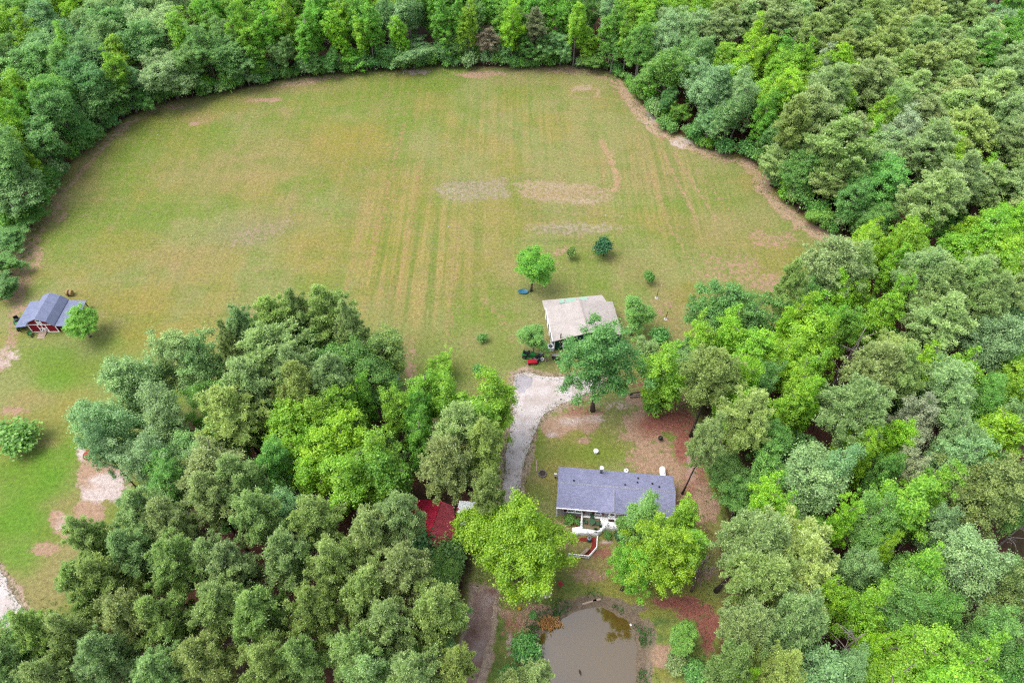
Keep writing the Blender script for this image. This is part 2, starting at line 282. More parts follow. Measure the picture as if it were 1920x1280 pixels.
at = t.nodes.new('ShaderNodeAttribute'); at.attribute_name = 'soil'
fa = t.nodes.new('ShaderNodeAttribute'); fa.attribute_name = 'mown'
fs = t.nodes.new('ShaderNodeAttribute'); fs.attribute_name = 'swath'
bs = t.nodes.new('ShaderNodeAttribute'); bs.attribute_name = 'bare'
bc = t.nodes.new('ShaderNodeAttribute'); bc.attribute_name = 'bare_soil'
tc = t.nodes.new('ShaderNodeTexCoord')
def stretched(sx, sy, scale, det, rot=0.0):
    mp = t.nodes.new('ShaderNodeMapping'); mp.inputs['Scale'].default_value = (sx, sy, 1); mp.inputs['Rotation'].default_value = (0, 0, rot)
    t.links.new(tc.outputs['Object'], mp.inputs[0]); n = t.nodes.new('ShaderNodeTexNoise'); n.inputs['Scale'].default_value = scale; n.inputs['Detail'].default_value = det
    n.inputs['Roughness'].default_value = 0.65
    t.links.new(mp.outputs[0], n.inputs['Vector']); return n
def rangen(src, a, b_, lo, hi):
    r = t.nodes.new('ShaderNodeMapRange'); r.inputs['From Min'].default_value = a; r.inputs['From Max'].default_value = b_
    r.inputs['To Min'].default_value = lo; r.inputs['To Max'].default_value = hi; t.links.new(src, r.inputs[0]); return r.outputs[0]
def mixc(fac, a, bcol, mode='MIX'):
    x = t.nodes.new('ShaderNodeMix'); x.data_type = 'RGBA'; x.blend_type = mode
    for s_, i in ((fac, 0), (a, 6), (bcol, 7)):
        if hasattr(s_, 'links'): t.links.new(s_, x.inputs[i])
        else: x.inputs[i].default_value = s_
    return x.outputs[2]
def mul(a, b_):
    x = t.nodes.new('ShaderNodeMath'); x.operation = 'MULTIPLY'
    for s_, i in ((a, 0), (b_, 1)):
        if hasattr(s_, 'links'): t.links.new(s_, x.inputs[i])
        else: x.inputs[i].default_value = s_
    return x.outputs[0]
swath = stretched(0.55, 0.012, 1.0, 5, R_(-3)); swath2 = stretched(0.02, 0.5, 1.0, 4, R_(12)); fine = stretched(1, 1, 1.7, 8); tiny = stretched(1, 1, 7.0, 5)
c1 = mixc(mul(rangen(swath.outputs[0], 0.49, 0.58, 0, 0.9), fs.outputs['Fac']), at.outputs['Color'], (*alb((184, 168, 104)), 1))
c1 = mixc(mul(rangen(swath.outputs[0], 0.5, 0.42, 0, 0.7), fs.outputs['Fac']), c1, (*alb((130, 152, 68)), 1))
c1 = mixc(mul(rangen(swath2.outputs[0], 0.52, 0.66, 0, 0.25), fa.outputs['Fac']), c1, (*alb((184, 164, 116)), 1))
patch = stretched(1, 1, 0.16, 9); patch2 = stretched(1, 1, 0.5, 9)
c1 = mixc(mul(rangen(patch.outputs[0], 0.5, 0.62, 0, 0.42), fa.outputs['Fac']), c1, (*alb((128, 150, 66)), 1))
c1 = mixc(mul(rangen(patch2.outputs[0], 0.53, 0.64, 0, 0.48), fa.outputs['Fac']), c1, (*alb((178, 158, 118)), 1))
def addn(a, b_):
    x = t.nodes.new('ShaderNodeMath'); x.operation = 'ADD'; t.links.new(a, x.inputs[0]); t.links.new(b_, x.inputs[1]); return x.outputs[0]
rag = stretched(1, 1, 0.9, 10); rag.inputs['Roughness'].default_value = 0.72
msk = rangen(addn(bs.outputs['Fac'], rangen(rag.outputs[0], 0.25, 0.75, -0.55, 0.55)), 0.34, 0.55, 0, 1)
c1 = mixc(msk, c1, bc.outputs['Color'])
v1 = rangen(fine.outputs[0], 0.3, 0.7, 0.70, 1.30); v2 = rangen(tiny.outputs[0], 0.3, 0.7, 0.84, 1.16)
sc_ = t.nodes.new('ShaderNodeVectorMath'); sc_.operation = 'SCALE'; t.links.new(c1, sc_.inputs[0]); t.links.new(mul(v1, v2), sc_.inputs['Scale'])
t.links.new(sc_.outputs[0], b.inputs['Base Color']); b.inputs['Roughness'].default_value = 0.95; b.inputs['Specular IOR Level'].default_value = 0.1
bp = t.nodes.new('ShaderNodeBump'); bp.inputs['Strength'].default_value = 0.7; bp.inputs['Distance'].default_value = 0.12
t.links.new(tiny.outputs[0], bp.inputs['Height']); t.links.new(bp.outputs[0], b.inputs['Normal'])
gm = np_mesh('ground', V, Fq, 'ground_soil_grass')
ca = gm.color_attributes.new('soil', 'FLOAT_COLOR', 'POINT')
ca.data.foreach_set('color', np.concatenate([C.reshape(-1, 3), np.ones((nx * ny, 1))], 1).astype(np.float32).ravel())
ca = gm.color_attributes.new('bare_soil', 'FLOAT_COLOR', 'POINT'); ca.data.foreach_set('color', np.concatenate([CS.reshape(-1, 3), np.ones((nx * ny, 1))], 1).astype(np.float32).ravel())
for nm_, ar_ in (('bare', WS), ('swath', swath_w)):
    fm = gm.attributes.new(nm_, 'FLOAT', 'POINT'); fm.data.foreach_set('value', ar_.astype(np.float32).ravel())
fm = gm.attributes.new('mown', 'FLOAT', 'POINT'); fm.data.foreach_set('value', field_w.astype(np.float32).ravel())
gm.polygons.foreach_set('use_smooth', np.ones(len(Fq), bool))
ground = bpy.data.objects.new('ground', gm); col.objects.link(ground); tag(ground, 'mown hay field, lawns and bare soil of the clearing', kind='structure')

# gravel drive, dirt track, gravel road: ragged sheets on the ground
def gravel_mat(name, c, c2, c3):
    m, t_, b_ = nodes_of(name); tc_ = t_.nodes.new('ShaderNodeTexCoord')
    def nz(s, d, r=0.6):
        n = t_.nodes.new('ShaderNodeTexNoise'); n.inputs['Scale'].default_value = s; n.inputs['Detail'].default_value = d; n.inputs['Roughness'].default_value = r
        t_.links.new(tc_.outputs['Object'], n.inputs['Vector']); return n
    r1 = t_.nodes.new('ShaderNodeValToRGB'); e = r1.color_ramp.elements
    e[0].position = 0.36; e[0].color = (*alb(c2), 1); e[1].position = 0.52; e[1].color = (*alb(c), 1); x = e.new(0.7); x.color = (*alb(c3), 1)
    t_.links.new(nz(0.35, 6).outputs[0], r1.inputs[0])
    f = nz(6, 8, 0.8); mr = t_.nodes.new('ShaderNodeMapRange'); mr.inputs['From Min'].default_value = 0.3; mr.inputs['From Max'].default_value = 0.7; mr.inputs['To Min'].default_value = 0.78; mr.inputs['To Max'].default_value = 1.2
    t_.links.new(f.outputs[0], mr.inputs[0]); s = t_.nodes.new('ShaderNodeVectorMath'); s.operation = 'SCALE'
    t_.links.new(r1.outputs[0], s.inputs[0]); t_.links.new(mr.outputs[0], s.inputs['Scale']); t_.links.new(s.outputs[0], b_.inputs['Base Color'])
    b_.inputs['Roughness'].default_value = 0.95; b_.inputs['Specular IOR Level'].default_value = 0.1
    bp_ = t_.nodes.new('ShaderNodeBump'); bp_.inputs['Strength'].default_value = 0.8; bp_.inputs['Distance'].default_value = 0.05
    t_.links.new(f.outputs[0], bp_.inputs['Height']); t_.links.new(bp_.outputs[0], b_.inputs['Normal'])
gravel_mat('white_gravel', (244, 233, 232), (222, 208, 202), (252, 246, 246))
gravel_mat('brown_track', (184, 156, 146), (156, 118, 106), (204, 184, 178))
gravel_mat('grey_gravel', (208, 202, 210), (192, 186, 192), (220, 214, 220))
def sheet(name, poly, z, m, amp=0.45, seed=1, label=None):
    pts = []
    n = len(poly)
    for i in range(n):
        a = np.array(poly[i]); c = np.array(poly[(i + 1) % n]); k = max(1, int(np.linalg.norm(c - a) / 0.35))
        for j in range(k): pts.append(a + (c - a) * j / k)
    A = np.array(pts); ctr = A.mean(0)
    prev = np.roll(A, 3, 0); nxt = np.roll(A, -3, 0); tn = nxt - prev; tn /= np.linalg.norm(tn, axis=1)[:, None] + 1e-9
    off = (fbm(A[:, 0], A[:, 1], 1.8, seed, 5) - 0.5) * 2.6 * amp
    A = A + np.stack([tn[:, 1], -tn[:, 0]], 1) * off[:, None]
    import bmesh
    bm = bmesh.new(); vs = [bm.verts.new((p[0], p[1], z)) for p in A]; es = [bm.edges.new((vs[i], vs[(i + 1) % len(vs)])) for i in range(len(vs))]
    bmesh.ops.triangle_fill(bm, use_beauty=True, edges=es); bmesh.ops.recalc_face_normals(bm, faces=bm.faces)
    for f in bm.faces:
        if f.normal.z < 0: f.normal_flip()
    me = bpy.data.meshes.new(name); bm.to_mesh(me); bm.free(); me.materials.append(MAT[m])
    o = bpy.data.objects.new(name, me); col.objects.link(o); return tag(o, label, kind='structure')
sheet('gravel_drive', drive, 0.012, 'white_gravel', 0.4, 3, 'pale gravel drive curving from the green shed to the house')
sheet('dirt_track', dpath, 0.008, 'brown_track', 0.6, 7, 'brown dirt track left of the pond')
sheet('gravel_road', road, 0.012, 'white_gravel', 0.5, 9, 'white gravel road at the left edge')
sheet('gravel_patch', [P(x, y)[:2] for x, y in [(967,706),(985,702),(998,708),(995,722),(984,737),(972,738),(965,722)]], 0.02, 'grey_gravel', 0.4, 13, 'grey gravel patch at the head of the drive')

# pond water
m, t, b = nodes_of('pond_water')
b.inputs['Base Color'].default_value = (*alb((112, 90, 44)), 1); b.inputs['Roughness'].default_value = 0.03; b.inputs['IOR'].default_value = 1.45; b.inputs['Specular IOR Level'].default_value = 1.0
b.inputs['Coat Weight'].default_value = 1.0; b.inputs['Coat IOR'].default_value = 1.5; b.inputs['Coat Roughness'].default_value = 0.03
tc = t.nodes.new('ShaderNodeTexCoord'); n = t.nodes.new('ShaderNodeTexNoise'); n.inputs['Scale'].default_value = 2.2; n.inputs['Detail'].default_value = 4
t.links.new(tc.outputs['Object'], n.inputs['Vector']); bp = t.nodes.new('ShaderNodeBump'); bp.inputs['Strength'].default_value = 0.03; bp.inputs['Distance'].default_value = 0.05
t.links.new(n.outputs[0], bp.inputs['Height']); t.links.new(bp.outputs[0], b.inputs['Normal'])
cx, cy = np.mean(pond, 0)
big = [(cx + (p[0] - cx) * 1.04, cy + (p[1] - cy) * 1.04) for p in pond]
sheet('pond_water', big, -0.20, 'pond_water', 0.0, 1, 'still brown pond reflecting grey sky')

# ------------------------------------------------------------------ shared materials
mat_course('roof_shingle_blue', (172, 175, 212), 0.14, 'Y', 0.3, 0.12)
mat_course('roof_tan', (222, 212, 207), 0.2, 'Y', 0.14, 0.05)
mat_course('roof_tan_right', (206, 194, 190), 0.2, 'X', 0.2, 0.06)
mat_course('roof_barn', (156, 166, 200), 0.22, 'Y', 0.16, 0.08)
mat_course('roof_red', (226, 50, 84), 0.3, 'Y', 0.35, 0.15)
mat_course('roof_brick_red', (208, 92, 104), 0.28, 'Y', 0.4, 0.2)
mat_course('siding_grey', (206, 198, 202), 0.14, 'Z', 0.25, 0.03, off=False)
mat_course('siding_green', (24, 92, 78), 0.3, 'X', 0.3, 0.05, off=False)
mat_course('siding_red', (176, 26, 48), 0.25, 'X', 0.25, 0.06, off=False)
mat_course('deck_boards', (255, 255, 255), 0.14, 'X', 0.2, 0.03, off=False)
mat('white_paint', (240, 240, 243), 0.6, 0.04, 4, k=.85); mat('dark_red', (120, 34, 40), 0.6); mat('window_glass', (70, 92, 98), 0.1, 0.1, 3, spec=0.8)
mat('dark_glass', (36, 40, 50), 0.1, 0.1, 3, spec=0.8); mat('metal_grey', (150, 152, 158), 0.4, 0.1, 5, metal=0.3); mat('white_metal', (236, 238, 244), 0.4, 0.04, 3, k=.8)
mat('black', (28, 28, 32), 0.5); mat('mint_panel', (190, 226, 206), 0.4, 0.05, 3); mat('wood_grey', (160, 140, 128), 0.85, 0.2, 8, 0.2); mat('wood_pale', (206, 182, 162), 0.85, 0.15, 8, 0.2)
mat('timber_dark', (86, 70, 62), 0.85, 0.2, 6, 0.2); mat('bark', (128, 114, 106), 0.95, 0.25, 5, 0.6, stretch=(3, 3, .6)); mat('bark_pale', (176, 166, 162), 0.95, 0.2, 5, 0.5, stretch=(3, 3, .6))
mat('bark_dark', (84, 72, 68), 0.95, 0.25, 5, 0.6, stretch=(3, 3, .6))
mat('red_mulch', (166, 62, 50), 0.95, 0.25, 14, 0.6); mat('rug_tan', (166, 148, 116), 0.95, 0.18, 6); mat('green_metal', (74, 118, 82), 0.5); mat('grass_green_plastic', (40, 140, 64), 0.5)
mat('red_plastic', (206, 30, 56), 0.5); mat('blue_plastic', (60, 128, 158), 0.4); mat('teal_plastic', (40, 120, 118), 0.5); mat('stone_pale', (226, 220, 214), 0.9, 0.15, 5); mat('stone_grey', (150, 146, 140), 0.9, 0.2, 5)
mat('concrete', (176, 168, 160), 0.9, 0.12, 4); mat('straw', (206, 172, 112), 0.95, 0.2, 5); mat('terracotta', (170, 90, 66), 0.8); mat('flower_red', (186, 72, 62), 0.95, 0.3, 7, 0.6); mat('tarp_white', (214, 222, 232), 0.5, 0.1, 1.2, 0.2); mat('tyre', (40, 40, 42), 0.8); mat('skirting', (216, 212, 216), 0.7, 0.06, 3)
mat('yellow_plastic', (226, 190, 40), 0.5); mat('interior_dark', (48, 44, 44), 0.9)

# ------------------------------------------------------------------ buildings
def window(parent, x, z, ww, hh, y, frame='white_paint', glass='window_glass', bars=True, s=-1):
    """window in a wall facing -Y (s=-1) at wall plane y"""
    f = MB(); t_ = 0.09; yo = y + s * 0.06
    a, c = sorted((y - s * 0.02, yo))
    f.box(x - ww / 2, x + ww / 2, a, c, z + hh / 2 - t_, z + hh / 2).box(x - ww / 2, x + ww / 2, a, c, z - hh / 2, z - hh / 2 + t_)
    f.box(x - ww / 2, x - ww / 2 + t_, a, c, z - hh / 2 + t_, z + hh / 2 - t_).box(x + ww / 2 - t_, x + ww / 2, a, c, z - hh / 2 + t_, z + hh / 2 - t_)
    if bars: f.box(x - ww / 2 + t_, x + ww / 2 - t_, a, c, z - 0.03, z + 0.03)
    o = f.build('window', frame, parent)
    a, c = sorted((y - s * 0.01, y + s * 0.025))
    MB().box(x - ww / 2 + t_, x + ww / 2 - t_, a, c, z - hh / 2 + t_, z + hh / 2 - t_).build('pane', glass, o)
    s2 = MB(); a, c = sorted((y + s * 0.002, y + s * 0.13)); s2.box(x - ww / 2 - 0.06, x + ww / 2 + 0.06, a, c, z - hh / 2 - 0.07, z - hh / 2 - 0.004); s2.build('sill', frame, o)
    return o
def roof_slab(name, quad, m, parent, t_=0.12): return MB().slab(quad, t_).build(name, m, parent)

# grey single storey house
hA = math.atan2(-1.72, 18.04)
HO = empty('house', (16.15, 50.6, 0), hA, 'long grey single storey house with blue-grey shingle roof and white deck', 'house')
hx, hy, ez, rz_ = 9.05, 3.57, 3.3, 4.75
MB().box(-hx + .35, hx - .3, -hy + .35, hy - .35, 0.8, 3.32).build('wall', 'siding_grey', HO)
MB().box(-hx + .4, hx - .35, -hy + .4, hy - .4, -0.1, 0.8).build('skirting', 'skirting', HO)
for sx in (-1, 1):
    x0 = sx * (hx - .32); g = MB(); g.add([(x0, -hy + .35, 3.3), (x0, hy - .35, 3.3), (x0, 0, rz_ - .1), (x0 - sx * .1, -hy + .35, 3.3), (x0 - sx * .1, hy - .35, 3.3), (x0 - sx * .1, 0, rz_ - .1)], [(0, 1, 2), (5, 4, 3), (0, 3, 4, 1), (1, 4, 5, 2), (2, 5, 3, 0)]); g.build('gable_end', 'siding_grey', HO)
rf = roof_slab('roof', [(-hx, 0, rz_), (-hx, -hy, ez), (hx, -hy, ez), (hx, 0, rz_)], 'roof_shingle_blue', HO); rf['label'] = 'front roof slope'
rb = roof_slab('roof', [(hx, 0.0, rz_ - .002), (hx, hy, ez), (-hx, hy, ez), (-hx, 0.0, rz_ - .002)], 'roof_shingle_blue', HO)
mat_course('ridge_cap_m', (182, 184, 208), 0.3, 'X', 0.3, 0.1)
MB().add([(-hx - .02, -.16, rz_ - .03), (hx + .02, -.16, rz_ - .03), (hx + .02, 0, rz_ + .04), (-hx - .02, 0, rz_ + .04), (hx + .02, .16, rz_ - .03), (-hx - .02, .16, rz_ - .03)], [(0, 1, 2, 3), (3, 2, 4, 5), (0, 5, 4, 1)]).build('ridge_cap', 'ridge_cap_m', HO)
px0, pw, pf = -0.35, 2.5, -hy - 0.35
prz = 4.55
# porch cross gable over the door
MB().slab([(px0, -0.4, prz + .06), (px0 - pw, pf + .1, ez + .05), (px0, pf, prz - .45)], 0.1).build('porch_roof', 'roof_shingle_blue', HO)
MB().slab([(px0, -0.4, prz + .062), (px0, pf, prz - .45), (px0 + pw, pf + .1, ez + .05)], 0.1).build('porch_roof', 'roof_shingle_blue', HO)
MB().bar((px0, -0.4, prz + .1), (px0, pf, prz - .41), .22, .05).build('porch_ridge_cap', 'ridge_cap_m', HO)
MB().add([(px0 - pw + .3, pf + .14, ez - .02), (px0 + pw - .3, pf + .14, ez - .02), (px0, pf + .12, prz - .56)], [(0, 1, 2)]).slab([(px0 - pw + .3, pf + .2, ez - .02), (px0 + pw - .3, pf + .2, ez - .02), (px0 + pw - .3, pf + .16, ez - .02), (px0 - pw + .3, pf + .16, ez - .02)], .08).build('porch_gable', 'white_paint', HO)
for x in (-6.75, -5.55): window(HO, x, 2.15, 1.05, 1.25, -hy + .35)
for x in (-7.6, -4.7): MB().box(x - .2, x + .2, -hy + .28, -hy + .35, 1.5, 2.8).build('shutter', 'dark_red', HO)
for x in (-2.5, 2.2, 5.0, 7.4):
    window(HO, x, 2.2, 0.95, 1.2, -hy + .35)
    for sx in (-.75, .75): MB().box(x + sx - .2, x + sx + .2, -hy + .28, -hy + .35, 1.55, 2.85).build('shutter', 'dark_red', HO)
window(HO, -5, 2.2, .95, 1.2, hy - .35, s=1); window(HO, 3, 2.2, .95, 1.2, hy - .35, s=1)
d = MB().box(px0 - .55, px0 + .55, -hy + .27, -hy + .35, 0.82, 2.95).build('door', 'white_paint', HO)
MB().box(px0 - .3, px0 + .3, -hy + .25, -hy + .27, 1.7, 2.7).build('door_window', 'dark_glass', d); MB().lathe([(.04, 0), (.05, .03), (.03, .06)], 8, (px0 + .42, -hy + .22, 1.85)).build('handle', 'metal_grey', d)
MB().bar((-hx, -hy - .06, ez - .06), (hx, -hy - .06, ez - .06), .12, .1).build('gutter', 'white_paint', HO)
MB().bar((-hx + .1, -hy - .04, ez - .1), (-hx + .1, -hy - .04, .1), .09).build('downpipe', 'white_paint', HO)
def roofz(x, y): return rz_ - abs(y) * (rz_ - ez) / hy
ch = MB().tube([(-2.3, 2.95, roofz(0, 2.95) - .1), (-2.3, 2.95, 5.0)], .2, 12).build('flue', 'metal_grey', HO, True)
MB().lathe([(.12, 0), (.34, .02), (.34, .1), (.05, .32)], 14, (-2.3, 2.95, 5.02)).build('flue_cap', 'white_metal', ch)
for (x, y) in ((-6.6, .55), (1.35, .6), (3.3, 1.35), (5.6, 1.35), (6.6, .75), (3.5, 2.3)):
    z0 = roofz(x, y); MB().lathe([(.11, -.1), (.11, .12), (.16, .13), (.14, .2)], 10, (x, y, z0)).build('roof_vent', 'black', HO)
MB().box(hx - .3, hx + .12, .2, .9, 1.2, 2.2).build('meter_box', 'black', HO)

# deck with railings
def deck_local(px, py, z): 
    p = P(px, py, z); v = Matrix.Rotation(-hA, 2) @ Vector((p[0] - 16.15, p[1] - 50.6)).to_3d() if False else None
    dx, dy = p[0] - 16.15, p[1] - 50.6; c, s = math.cos(-hA), math.sin(-hA); return (dx * c - dy * s, dx * s + dy * c)
DZ = 0.8
dk = empty('deck', (16.15, 50.6, 0), hA, 'white painted wooden deck in front of the grey house', 'deck')
yb = -hy + .33
dpts = [(-5.0, yb), (-5.15, -6.15), (-2.35, -6.15), (-1.25, -4.95), (1.35, -4.95), (1.35, yb)]
dpts = list(reversed(dpts))
MB().slab([(x, y, DZ) for x, y in reversed(dpts)], .12).build('deck_floor', 'deck_boards', dk)
dm = MB()
for i in range(len(dpts) - 1):
    a, c = dpts[i], dpts[i + 1]; dm.bar((a[0], a[1], .33), (c[0], c[1], .33), .04, .7)
dm.build('deck_skirt', 'white_paint', dk)
def railing(par, pts, z, h=.95, sp=.14, post=.11):
    bal = MB()
    for i in range(len(pts) - 1):
        a, c = Vector((*pts[i], z)), Vector((*pts[i + 1], z)); L = (c - a).length; n = max(1, round(L / 1.7))
        for k in range(n + (1 if i == len(pts) - 2 else 0)):
            p = a + (c - a) * k / n; MB().bar(p, p + Vector((0, 0, h + .08)), post).build('post', 'white_paint', par)
        for zz in (.12, h): MB().bar(a + Vector((0, 0, zz)), c + Vector((0, 0, zz)), .1 if zz > .5 else .05, .05).build('rail', 'white_paint', par)
        nb = int(L / sp)
        for k in range(1, nb): p = a + (c - a) * k / nb; bal.bar(p + Vector((0, 0, .12)), p + Vector((0, 0, h)), .035)
    o = bal.build('balusters', 'white_paint', par); o['kind'] = 'stuff'
railing(dk, [(-4.95, yb - .1), (-5.1, -5.0)], DZ); railing(dk, [(-4.1, -6.1), (-2.38, -6.1), (-1.28, -4.9), (1.3, -4.9), (1.3, -3.5)], DZ)
for k in range(4): MB().box(-5.4 - k * .3, -5.15 - k * .3 + .06, -6.15, -5.1, 0, DZ - .17 * (k + 1)).build('step', 'white_paint', dk)
# pergola frame right of the deck
pg = empty('pergola', (16.15, 50.6, 0), hA, 'white pergola frame at the right end of the deck', 'pergola')
for x in (1.7, 4.3):
    for y in (-5.0, -3.6): MB().bar((x, y, 0), (x, y, 3.0), .12).build('post', 'white_paint', pg)
for y in (-5.0, -3.6): MB().bar((1.5, y, 3.0), (4.5, y, 3.0), .08, .16).build('beam', 'white_paint', pg)
for k in range(7): MB().bar((1.7 + k * .43, -5.3, 3.12), (1.7 + k * .43, -3.45, 3.12), .06, .1).build('rafter', 'white_paint', pg)
def on_house(x, y, z=0.0):
    c, s = math.cos(hA), math.sin(hA); return (16.15 + x * c - y * s, 50.6 + x * s + y * c, z)
o = MB().box(-1.35, 1.35, -.95, .95, 0, .012).build('rug', 'rug_tan', None, loc=on_house(-3.45, -4.55, DZ + .004), rz=hA); tag(o, 'tan patterned outdoor rug on the white deck', 'rug')
for sx in (-1, 1): MB().box(sx * 1.28 - .05, sx * 1.28 + .05, -.95, .95, .014, .018).build('border', 'green_metal', o)
for sy in (-1, 1): MB().box(-1.22, 1.22, sy * .88 - .05, sy * .88 + .05, .014, .018).build('border', 'green_metal', o)
tb = empty('patio_table', on_house(-3.4, -4.5, DZ + .018), hA, 'green metal patio table standing on the tan rug', 'table')
MB().lathe([(.5, .68), (.53, .69), (.53, .73), (.5, .74)], 18).build('tabletop', 'green_metal', tb)
for k in range(4):
    a = k * math.pi / 2 + .78; MB().bar((.15 * math.cos(a), .15 * math.sin(a), .68), (.4 * math.cos(a), .4 * math.sin(a), 0), .045).build('leg', 'green_metal', tb)
def chair(loc, rz, label, m='green_metal', group=None, s=1.0):
    c = empty('patio_chair', loc, rz, label, 'chair', group); c.scale = (s,) * 3
    MB().box(-.25, .25, -.25, .25, .4, .45).build('seat', m, c); MB().add([(-.25, .22, .46), (.25, .22, .46), (.25, .36, .95), (-.25, .36, .95), (-.25, .26, .46), (.25, .26, .46), (.25, .4, .95), (-.25, .4, .95)], [(0, 1, 2, 3), (7, 6, 5, 4), (0, 4, 5, 1), (3, 2, 6, 7), (1, 5, 6, 2), (0, 3, 7, 4)]).build('backrest', m, c)
    for sx in (-1, 1):
        for sy in (-1, 1): MB().bar((sx * .22, sy * .22, .4), (sx * .25, sy * .27, 0), .045).build('leg', m, c)
        MB().bar((sx * .27, -.22, .64), (sx * .27, .3, .66), .05).build('armrest', m, c)
    return c
chair(on_house(-3.4, -3.55, DZ + .005), hA, 'green patio chair between the table and the house wall')
chair(on_house(-4.35, -4.5, DZ + .02), hA + 1.5, 'green patio chair left of the round table'); chair(on_house(-2.45, -4.6, DZ + .02), hA - 1.5, 'green patio chair right of the round table')
o = MB().box(-.45, .45, -.22, .22, 0, .02).build('door_mat', 'timber_dark', None, loc=on_house(-.35, -3.75, DZ + .004), rz=hA); tag(o, 'dark brown mat in front of the house door', 'mat')
# lower patio: red mulch border, white fence, bench, barrel
def hl(px, py, z=0.0): 
    p = P(px, py, z); dx, dy = p[0] - 16.15, p[1] - 50.6; c, s = math.cos(-hA), math.sin(-hA); return (dx * c - dy * s, dx * s + dy * c)
MUL = [[(1058,970),(1090,968),(1088,990),(1082,1000),(1078,984),(1060,980)], [(1085,1009),(1118,1006),(1117,1026),(1103,1040),(1092,1041),(1108,1028),(1111,1016),(1086,1013)]]
for i, pl in enumerate(MUL): sheet('mulch_bed', [P(x, y)[:2] for x, y in pl], 0.016 + .003 * i, 'red_mulch', 0.15, 31 + i)
sheet('brick_path', [P(x, y)[:2] for x, y in [(1062,996),(1084,997),(1084,1006),(1060,1005)]], 0.02, 'concrete', 0.1, 41)
fn = empty('picket_fence', (16.15, 50.6, 0), hA, 'low white baluster fence around the lower patio', 'fence')
railing(fn, [hl(1119, 1010), hl(1118, 1029), hl(1103, 1046), hl(1066, 1042)], 0.0, .9, .16)
bn = empty('bench', P(1096, 1036), R_(43), 'weathered wooden bench inside the corner of the white fence', 'bench')
for k in range(4): MB().box(-.8, .8, -.24 + k * .125, -.13 + k * .125, .42, .46).build('seat_slat', 'wood_pale', bn)
for k in range(3): MB().box(-.8, .8, -.3, -.27, .54 + k * .14, .65 + k * .14).build('back_slat', 'wood_pale', bn)
for sx in (-.7, .7): MB().box(sx - .04, sx + .04, -.26, .22, 0, .415).build('leg', 'timber_dark', bn); MB().box(sx - .04, sx + .04, -.345, -.305, .3, .98).build('back_post', 'timber_dark', bn)
br_ = MB().lathe([(.3, 0), (.36, .3), (.36, .6), (.32, .92)], 18).build('rain_barrel', 'teal_plastic', None, True, loc=P(1104, 1013), rz=0); tag(br_, 'grey-green barrel with pale lid below the deck', 'barrel')
MB().lathe([(.34, .92), (.34, .99), (.2, 1.02)], 18).build('lid', 'metal_grey', br_); MB().lathe([(.12, 1.021), (.12, 1.05)], 12).build('lid_hole', 'black', br_)
def potted(loc, label, s=1.0, group=None):
    p = MB().lathe([(.13 * s, 0), (.19 * s, .28 * s), (.21 * s, .3 * s)], 12).build('plant_pot', 'terracotta', None, loc=loc); tag(p, label, 'plant pot', group)
    r = random.Random(int(loc[0] * 91)); f = MB()
    for k in range(60):
        a = r.uniform(0, 6.28); e = r.uniform(.2, 1.4); L = r.uniform(.2, .45) * s; d_ = Vector((math.cos(a) * math.cos(e), math.sin(a) * math.cos(e), math.sin(e))); q = Vector((0, 0, .28 * s)); sd_ = Vector((-math.sin(a), math.cos(a), 0)) * .05 * s
        f.add([q, q + d_ * L * .6 + sd_, q + d_ * L, q + d_ * L * .6 - sd_], [(0, 1, 2, 3)])
    f.build('foliage', 'leaf_plain', p)
mat('leaf_plain', (62, 110, 48), 0.7, 0.25, 5)
for k, (x, y, lb) in enumerate([(-2.75, -5.75, 'largest potted plant in the deck corner above the barrel'), (-2.0, -5.0, 'small potted plant at the slanted deck railing'), (-.9, -4.6, 'potted plant at the left end of the front deck railing'), (.55, -4.6, 'potted plant at the right end of the front deck railing'), (.95, -4.0, 'small potted plant near the pergola')]): potted(on_house(x, y, DZ + .002), lb, 1.3 if k == 0 else .9)

# tan roofed green shed
sA = math.atan2(1.6, 12.44); SF = P(1037, 640, 3.0)
SH = empty('shed', (SF[0], SF[1], 0), sA, 'dark green shed with tan gable roof at the head of the drive', 'shed')
SW, SD, SE, SR = 13.2, 8.5, 3.0, 4.5
mid = SW / 2
MB().box(.35, SW - .35, .3, SD, 0, SE - .02).box(.4, SW - 2.2, SD + .004, SD + 1.9, 0, 2.62).build('wall', 'siding_green', SH)
MB().add([(.35, .3, SE - .02), (SW - .35, .3, SE - .02), (mid, .3, SR - .15), (.35, SD, SE - .02), (SW - .35, SD, SE - .02), (mid, SD, SR - .15)], [(0, 1, 2), (5, 4, 3), (0, 2, 5, 3), (1, 4, 5, 2)]).build('gable', 'siding_green', SH)
r1 = roof_slab('roof', [(mid, 0, SR), (mid, SD, SR), (0, SD, SE), (0, 0, SE)], 'roof_tan', SH); r2 = roof_slab('roof', [(mid + .002, 0, SR - .004), (SW, 0, SE), (SW, SD, SE), (mid + .002, SD, SR - .004)], 'roof_tan', SH)
r2['label'] = 'right roof slope'
MB().bar((mid, -.03, SR + .03), (mid, SD + .02, SR + .03), .3, .05).build('ridge_cap', 'roof_tan_right', SH)
